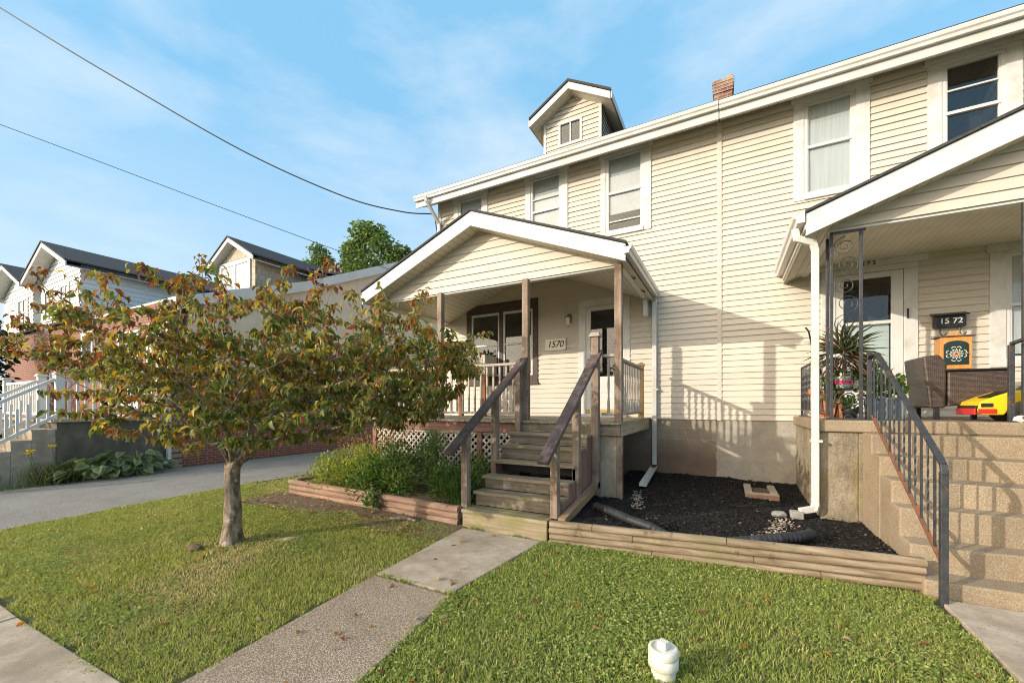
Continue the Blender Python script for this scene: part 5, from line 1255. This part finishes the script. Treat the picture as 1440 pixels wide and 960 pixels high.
order = sorted(range(len(tips)), key=lambda i: tips[i][0]**2 + tips[i][1]**2 + (tips[i][2]+.6)**2)
tipnode = {}
for i in order:
    p = np.array(tips[i]); A = np.array(nodes); d = np.linalg.norm(A - p, axis=1)
    rt_ = np.linalg.norm(A - np.array([0,0,-.65]), axis=1); rp = np.linalg.norm(p - np.array([0,0,-.65]))
    pen = np.maximum(0, rt_ - rp)*1.5 + np.where(A[:, 2] < -.62, 9, 0); j = int(np.argmin(d + pen))
    # rise towards the tip, bending a little
    q0 = A[j]; m_ = max(2, int(d[j]/.12)); k0 = j
    for k in range(1, m_+1):
        t_ = k/m_; w_ = q0 + (p-q0)*t_ + np.array([0,0,-.10*d[j]*math.sin(math.pi*t_)]) + (rng.normal(0,.008,3) if k < m_ else 0)
        nodes.append(tuple(w_)); par.append(k0); k0 = len(nodes)-1
    tipnode[i] = k0
N = len(nodes); rad = np.zeros(N); kids = [[] for _ in range(N)]
for i, p in enumerate(par):
    if p >= 0: kids[p].append(i)
for i in range(N-1, -1, -1):
    rad[i] = .0030 if not kids[i] else sum(rad[k]**2.35 for k in kids[i])**(1/2.35)
sc_r = .072/rad[f0]; rad = np.where(rad > .006, .006 + (rad-.006)*sc_r*1.0, rad)
NW = [W3(*n_) for n_ in nodes]
mb = MB()
done = set()
def chain(i):
    stack = [i]
    while stack:
        s0 = stack.pop(); ps = [NW[par[s0]]] if par[s0] >= 0 else []; rs = [min(rad[par[s0]], rad[s0]*1.35)] if par[s0] >= 0 else []
        c = s0
        while True:
            ps.append(NW[c]); rs.append(rad[c])
            if not kids[c]: break
            ks = sorted(kids[c], key=lambda k: -rad[k]); stack += ks[1:]; c = ks[0]
        if par[s0] < 0:
            rs = [max(r, .078) if nodes[0][2] + n_*.14 < -.72 else r for n_, r in enumerate(rs)]
            rs = [r*(1.0+.75*math.exp(-n_/1.1)) for n_, r in enumerate(rs)]
        if rs[0] > .02:                                   # knobbly bark on the thick wood
            f_ = MB(); f_.tube(ps, rs, 14 if rs[0] > .05 else 9)
            mb.add([tuple(np.array(v)+rng.normal(0,.0035,3)) for v in f_.v], f_.f)
        else: mb.tube(ps, rs, 5)
chain(0)
mb.build('trunk', M['bark'], tree, smooth=True)
P = []; D = []; C = []; Ls = []
COLS = np.array([(.19,.185,.05),(.135,.16,.04),(.26,.235,.06),(.085,.12,.03),(.30,.20,.06),(.25,.12,.05),(.18,.065,.04),(.42,.31,.06),(.36,.15,.045)])
for i, t3 in enumerate(tips):
    spr = i >= len(tips) - len(SPR)
    a, b, z = t3; top = z > 1.15 or spr
    red = spr and (a < 1.2 and z > 1.0)
    pr = np.array([.22,.20,.16,.13,.10,.06,.04,.06,.03]);
    if red: pr = np.array([.02,.02,.06,.0,.14,.30,.36,.04,.06])
    elif z < .25 and a > .2: pr = np.array([.22,.28,.12,.24,.05,.03,.03,.02,.01])
    elif z > .95: pr = np.array([.16,.10,.18,.04,.18,.14,.11,.05,.04])
    elif a < -1.2 or rng.random() < .18: pr = np.array([.14,.10,.18,.05,.18,.14,.08,.08,.05])
    pr = pr/pr.sum()
    k = kids_n = int(rng.integers(17, 26)) if not spr else 15
    c = W3(a, b, z); cn = tipnode[i]; pp = NW[par[cn]]
    for _ in range(k):
        t_ = rng.uniform(-.1, 1.15); o = rng.normal(0, .042, 3); o[2] = abs(o[2])*.3 - .01
        base = pp + (c-pp)*t_ + o
        aa = rng.uniform(0, 2*np.pi)
        P.append(base); D.append([math.cos(aa), math.sin(aa), rng.uniform(-1.5, .15)]); Ls.append(rng.uniform(.05,.092)); C.append(COLS[rng.choice(9, p=pr)]*rng.uniform(.75,1.25))
P = np.array(P); D = np.array(D); C = np.array(C); Ls = np.array(Ls)
V, F, CC = leaves_geo(P, D, Ls, Ls*rng.uniform(.42,.62,len(P)), C, .55, .5, up=np.tile([0,0,1.],(len(P),1)) + rng.normal(0,.5,(len(P),3)))
np_mesh('crown', V, F, M['leaf'], CC, tree)

# ------------------------------------------------------------------ bed plants
def bush(name, label, cs, n, r, L, W, cols, group='leafy plants in the log-edged bed', flat=1.0, up=.7, stems=6):
    c0 = np.mean(np.array(cs), 0); t_ = thing(name, (c0[0], c0[1], -1.32), label, 'plant', group)
    foliage('leaves', cs, n, r, L, W, cols, parent=t_, flat=flat, up=up)
    mb = MB()
    for k in range(stems):
        c = cs[k % len(cs)]; e = (c[0]+rnd.uniform(-r,r)*.7, c[1]+rnd.uniform(-r,r)*.5, c[2]+rnd.uniform(.2,.8)*r)
        mb.tube([(c0[0]+rnd.uniform(-.1,.1), c0[1]+rnd.uniform(-.1,.1), -1.33), ((c0[0]+e[0])/2, (c0[1]+e[1])/2, (e[2]-1.2)/2), e], [.007,.005,.003], 5)
    mb.build('stems', mat('green_stem', (.13,.15,.05), (.2,.16,.08), rough=.7), t_)
    return t_
bush('bed_plant', 'yellow green bushy plant at the left end of the log-edged bed', [(-6.1,4.75,-1.1),(-5.7,4.85,-.98),(-5.35,4.9,-.95),(-5.5,4.55,-1.16),(-5.9,4.52,-1.18),(-5.2,4.6,-1.1)], 3600, .31, .062, .03, [(.30,.33,.07),(.20,.26,.05),(.36,.36,.08),(.14,.20,.04)])
bush('bed_plant', 'dark green leafy plant in the middle of the log-edged bed', [(-4.95,4.7,-1.1),(-4.6,4.62,-1.1),(-4.75,4.95,-.9),(-4.25,4.5,-1.13),(-4.9,4.45,-1.2)], 3800, .31, .068, .034, GR + [(.18,.24,.06),(.22,.28,.07)])
bush('bed_plant', 'tall pale green plant rising in front of the white lattice', [(-4.35,5.15,-.85),(-4.2,5.2,-.65),(-4.45,5.1,-1.0),(-4.1,5.0,-.95)], 1700, .24, .065, .03, [(.16,.24,.08),(.22,.29,.12),(.11,.17,.06)])
bush('bed_plant', 'feathery green plant between the tall pale plant and the steps', [(-3.75,4.8,-1.1),(-3.5,4.65,-1.15),(-3.3,4.8,-1.05),(-3.15,4.6,-1.2),(-3.35,5.2,-1.0)], 3600, .29, .075, .022, GR + [(.18,.24,.07),(.2,.26,.08)])
bush('autumn_shrub', 'wispy golden shrub behind the left end of the log-edged bed', [(-6.3,5.5,-.9),(-5.7,5.5,-.75),(-5.2,5.4,-.72),(-6.6,5.8,-.95)], 1000, .42, .055, .034, [(.36,.25,.07),(.30,.15,.06),(.24,.20,.07),(.20,.10,.05)], group=None, stems=16)
bush('weed', 'small leafy weed growing out of the reddish log border', [(-4.48,4.14,-1.30),(-4.42,4.12,-1.42)], 130, .12, .07, .05, GR + [(.2,.25,.1)], group=None, stems=3)
gt = thing('grass_tuft', (-3.15,4.6,-1.3), 'arching long grass tuft beside the left handrail post', 'plant')
n = 240; P0 = np.stack([-3.2+rng.normal(0,.1,n), 4.55+rng.normal(0,.1,n), np.full(n,-1.33)], 1)
V, F, C = blades_geo(P0, rng.uniform(.3,.55,n), np.full(n,.010), rng.uniform(.3,.8,n), np.array(GR)[rng.integers(0,4,n)]); np_mesh('blades', V, F, M['leaf'], C, gt)

# ------------------------------------------------------------------ far trees and wires
def fartree(c, h0, blobs, n, sz, cols, label, name='leafy_tree'):
    t_ = thing(name, c, label, 'tree', 'trees behind the neighbouring house')
    ci = rng.integers(0, len(blobs), n); B = np.array([b[:3] for b in blobs])[ci]; r = np.array([b[3] for b in blobs])[ci]
    o = nrm(rng.normal(0,1,(n,3)))*(rng.random(n)[:,None]**.45)*r[:,None]*np.array([1,1,.8]); a = rng.uniform(0,2*np.pi,n)
    D = np.stack([np.cos(a), np.sin(a), rng.uniform(-.7,.5,n)], 1)
    cc = np.array(cols)[rng.integers(0,len(cols),n)]*rng.uniform(.7,1.25,(n,1))
    V, F, C = leaves_geo(B+o, D, sz*rng.uniform(.6,1.3,n), sz*.7*rng.uniform(.6,1.2,n), cc, .3); np_mesh('crown', V, F, M['leaf'], C, t_)
    mb = MB(); mb.tube([c, (c[0],c[1],h0)], [.35,.22], 8)
    for b in blobs: mb.tube([(c[0],c[1],h0-1.5), ((c[0]+b[0])/2,(c[1]+b[1])/2,(h0+b[2])/2), b[:3]], [.16,.1,.04], 6)
    mb.build('trunk', M['bark'], t_)
FG = [(.13,.19,.06),(.17,.23,.08),(.09,.14,.045),(.20,.25,.10)]
fartree((-31.5,28.5,-1.6), 10, [(-33.3,29,15.9,1.5),(-31.9,28.5,17.2,1.4),(-30.4,28.5,16.6,1.5),(-29.0,28.5,15.2,1.5),(-32.2,28,14.4,1.7),(-34.6,29.5,14.4,1.3),(-28.0,29,13.5,1.4),(-30.3,28,13.2,1.7),(-33.4,29,12.6,1.6),(-29.4,29,12.0,1.6),(-35.6,29,13.2,1.5),(-27.2,29,14.2,1.2),(-34.2,29,16.0,1.0)], 6200, .40, FG, 'large round leafy tree rising behind the stucco gable')
fartree((-38.6,28.5,-1.6), 9, [(-38.6,28.5,16.4,1.1),(-39.6,28.5,15.0,1.2),(-37.7,28.5,15.2,1.2),(-39.4,28.5,13.8,1.2),(-37.7,28.5,13.4,1.3),(-38.8,28,12.0,1.5),(-37.4,28,11.2,1.4)], 2600, .36, FG, 'smaller pale leafy tree left of the large round tree')
fartree((-25.5,30.5,-1.6), 8, [(-26.8,30,13.4,1.5),(-25.0,30.5,13.0,1.6),(-23.2,31,12.0,1.7),(-25.6,30,11.4,1.7)], 3000, .38, [(.10,.16,.05),(.14,.20,.06),(.08,.12,.04)], 'low dark tree behind the ridge beside the wooden porch roof')
fartree((-21.5,3.2,-1.6), 0, [(-21.0,3.3,-.6,1.1),(-21.5,3.2,.6,1.1),(-22.3,3.4,1.8,1.2),(-22.8,3.2,.2,1.3),(-23.5,3.4,2.6,1.1)], 3600, .20, [(.018,.028,.012),(.03,.04,.016),(.012,.02,.01)], 'dark evergreen beyond the white stair railing at the far left', 'dark_evergreen')
def wire(name, pts, r, label, group):
    pts = [Vector(p) for p in pts]; out = []
    for i in range(len(pts)-1):
        p0 = pts[max(i-1,0)]; p1, p2 = pts[i], pts[i+1]; p3 = pts[min(i+2,len(pts)-1)]
        for k in range(12):
            t_ = k/12; out.append(.5*((2*p1) + (p2-p0)*t_ + (2*p0-5*p1+4*p2-p3)*t_*t_ + (3*p1-p0-3*p2+p3)*t_**3))
    out.append(pts[-1]); mb = MB(); mb.tube(out, r, 6); return tag(mb.build(name, M['black'], smooth=True), label, 'wire', group)
wire('service_wire', [(-6.30,7.93,4.25),(-6.33,7.9,4.5),(-6.34,7.9,4.62),(-6.42,7.85,4.70),(-7.0,7.45,4.72),(-8.12,6.73,5.02),(-9.95,5.51,5.92),(-12.0,4.15,7.25),(-14.3,2.6,8.85),(-20,-1.2,13.0)], .014, 'thick black service wire sagging to the corner of the twin house', 'overhead wires')
wire('service_wire', [(-6.3,9.7,3.0),(-7.48,8.94,3.45),(-11.5,6.1,5.1),(-15.87,2.89,6.94),(-24,-3.2,10.3)], .008, 'thin wire crossing the sky behind the thick sagging one', 'overhead wires')

# ------------------------------------------------------------------ lawn
def lawn_mask(x, y):
    tim = 4.17 + (x+1.74)*.092
    er = np.where(y < 2.68, -1.76 - .22*np.clip((y-.945)/1.715,0,1), -2.0 + .20*np.clip((y-2.7)/1.39,0,1))
    right = (x > er - .015 + (vnoise(x,y,.18,21)-.5)*.10 + (vnoise(x,y,.05,51)-.5)*.07) & (x < 1.40 + (vnoise(x,y,.12,22)-.5)*.10) & (y > .94 + (vnoise(x,y,.15,27)-.5)*.06) & (y < tim - .05)
    left = (x > -8.15 + (vnoise(x,y,.35,23)-.5)*.22) & (x < -2.77 - .03*np.clip(y-1,0,3) + (vnoise(x,y,.15,24)-.5)*.12 + (vnoise(x,y,.05,52)-.5)*.07) & (y > .96 + (vnoise(x,y,.2,25)-.5)*.16)
    bed = (x > -6.75) & (y > 3.93 + (vnoise(x,y,.4,26)-.5)*.45 - .25*np.clip((-4.5-x)/2,0,1) + .2*np.clip((x+3.6),0,1))
    left &= ~bed & (y < 11)
    strip = (x < -12.2 + (vnoise(x,y,.35,28)-.5)*.12) & (x > -13.6) & (y > .94) & (y < 3.3)
    return right | left | strip, left, right
def make_lawn():
    n = 560000
    # a third of the samples crowd the two lawns nearest the camera
    x = np.concatenate([rng.uniform(-8.4,1.6,n), rng.uniform(-13.6,-12.0,20000)]); y = np.concatenate([rng.uniform(.85,4.5,n-40000), rng.uniform(4.4,10,40000), rng.uniform(.9,3.3,20000)])
    x[n-40000:n] = rng.uniform(-8.4,-6.6,40000)
    m, left, right = lawn_mask(x, y)
    u1 = vnoise(x,y,.55,31); u2 = vnoise(x,y,.16,32); u3 = vnoise(x,y,1.4,33)
    bare = np.exp(-(((x+4.6)/.9)**2 + ((y-2.55)/.55)**2))*.55 + np.exp(-(((x+4.1)/.7)**2+((y-1.75)/.35)**2))*.35 + np.exp(-(((x+5.0)/.25)**2+((y-2.57)/.25)**2))*.9
    dens = .86 - .58*bare*left - .30*(u2 > .70)
    m &= rng.random(len(x)) < dens
    x, y, u1, u2, u3, bare = x[m], y[m], u1[m], u2[m], u3[m], bare[m]; left = left[m]; k = len(x)
    dry = np.clip(bare*1.1*left + (u1-.60)*1.2 + (u3-.55)*.5*left, 0, .85); lush = np.clip((u2-.35)*1.2, 0, 1)
    g1 = np.array([.34,.37,.085]); g2 = np.array([.48,.46,.15]); g3 = np.array([.18,.23,.05]); br = np.array([.68,.54,.29])
    t_ = rng.random(k)
    c = np.where(t_[:,None] < .45, g1, np.where(t_[:,None] < .75, g2, g3))*rng.uniform(.7,1.25,(k,1))
    c = np.where((left[:,None]) | (rng.random(k)[:,None] < .35), c, c*np.array([.90,1.0,.90]))
    isdry = rng.random(k) < dry*.75 + .05; c[isdry] = br*rng.uniform(.6,1.2,(isdry.sum(),1))
    hgt = rng.uniform(.014,.056,k)*(.8+.5*lush)*(1-.25*dry); far = np.hypot(x,y) > 5
    P = np.stack([x, y, G(x,y)-.012], 1)
    g_ = blades_geo(P, hgt, rng.uniform(.0028,.0055,k)*np.where(far,1.6,1), rng.uniform(.25,1.1,k), c)
    # clover and broad-leaved weeds
    n2 = 60000; cx = rng.uniform(-8,1.4,n2); cy = rng.uniform(.95,4.3,n2); mm, _, _ = lawn_mask(cx, cy)
    pat = vnoise(cx,cy,.7,41)*.6 + vnoise(cx,cy,.2,42)*.4 + np.where(cx > -1.9, .10, -.02)
    mm &= rng.random(n2) < np.clip((pat-.46)*4.0, .03, .9); cx, cy = cx[mm], cy[mm]; k2 = len(cx)
    big = 1 + .35*(vnoise(cx,cy,.5,61) > .6)
    a = rng.uniform(0, 2*np.pi, k2); Ps = []; Ds = []
    for j in range(3):
        aj = a + j*2.1; Ds.append(np.stack([np.cos(aj), np.sin(aj), rng.uniform(-.1,.5,k2)], 1)); Ps.append(np.stack([cx, cy, G(cx,cy)-.012+rng.uniform(.012,.034,k2)], 1))
    Ps = np.concatenate(Ps); Ds = np.concatenate(Ds); q = len(Ps)
    cc = np.array([(.24,.31,.07),(.31,.37,.10),(.17,.24,.045),(.38,.41,.13)])[rng.integers(0,4,q)]*rng.uniform(.75,1.2,(q,1))
    g2_ = leaves_geo(Ps, Ds, rng.uniform(.009,.018,q)*np.tile(big,3), rng.uniform(.009,.016,q)*np.tile(big,3), cc, .3, .3)
    # tufts in the joint of the walk and at the foot of the steps
    jx = np.concatenate([rng.normal(-2.68,.05,90), rng.normal(-2.5,.04,70), rng.uniform(-2.8,-2.0,60), rng.normal(-1.98,.05,80), rng.normal(-2.72,.07,90), rng.normal(-2.1,.06,60)])
    jy = np.concatenate([rng.normal(2.67,.015,300), rng.normal(4.11,.015,150)]); kj = len(jx)
    g3_ = blades_geo(np.stack([jx, jy, G(jx,jy)-.005], 1), rng.uniform(.02,.06,kj), rng.uniform(.004,.008,kj), rng.uniform(.3,1.1,kj), np.where(rng.random(kj)[:,None] < .6, g1, g3)*rng.uniform(.7,1.2,(kj,1)))
    V, F, C = merge_geo([g_, g2_, g3_])
    tag(np_mesh('grass', V, F, M['grass'], C, smooth=False), 'mown lawn grass mixed with clover', None, kind='stuff')
make_lawn()
n = 520; x = np.concatenate([rng.uniform(-8,1.3,170), rng.normal(-6.6,.9,200), rng.uniform(-6.8,-3.2,150)]); y = np.concatenate([rng.uniform(.7,4.1,170), rng.normal(5.2,1.2,200), rng.uniform(3.5,4.25,150)])
z = np.where((x>-8.1)&(y<4.2), G(x,y)+.018, G(x,y)+.02); z = np.where((x>-6.6)&(y>4.3), -1.27, z)
kp = ~((x>-1.75)&(y>4.1)) & (x > -12) & ~((x>-6.6)&(y>5.5)) & ~((x>-3.4)&(y>4.0)); x, y, z = x[kp], y[kp], z[kp]; n = len(x)
a = rng.uniform(0,2*np.pi,n); D = np.stack([np.cos(a), np.sin(a), rng.uniform(-.1,.35,n)], 1)
cc = np.array([(.30,.14,.06),(.36,.25,.10),(.22,.09,.05),(.45,.36,.22),(.38,.17,.04)])[rng.integers(0,5,n)]*rng.uniform(.8,1.2,(n,1))
V, F, C = leaves_geo(np.stack([x,y,z],1), D, rng.uniform(.035,.075,n), rng.uniform(.02,.045,n), cc, .2, .5); tag(np_mesh('fallen_leaves', V, F, M['leaf'], C), 'scattered brown fallen leaves', kind='stuff')
rock('lawn_stone', (-5.12,2.27,-1.545), .085, 'flat brown stone in the grass in front of the dogwood trunk', sq=(1.2,.8,.5), m='soil', seed=12)
def root(name, pts, r, label):
    mb = MB(); mb.tube(pts, r, 8); return tag(mb.build(name, M['bark'], smooth=True), label, 'root')
root('tree_root', [(-4.62,2.78,-1.56),(-4.45,2.9,-1.535),(-4.30,3.02,-1.545),(-4.2,3.06,-1.58)], [.02,.03,.025,.01], 'bare brown surface root to the right of the dogwood trunk')
root('fallen_branch', [(-3.95,3.98,-1.50),(-3.72,4.02,-1.47),(-3.55,4.03,-1.485)], [.02,.03,.015], 'short piece of dead wood lying in front of the reddish log border')

# ------------------------------------------------------------------ put the sidewalk at about height zero
bpy.context.view_layer.update()
for o in list(sc.objects):
    if o.parent is None: o.location.z += EYE
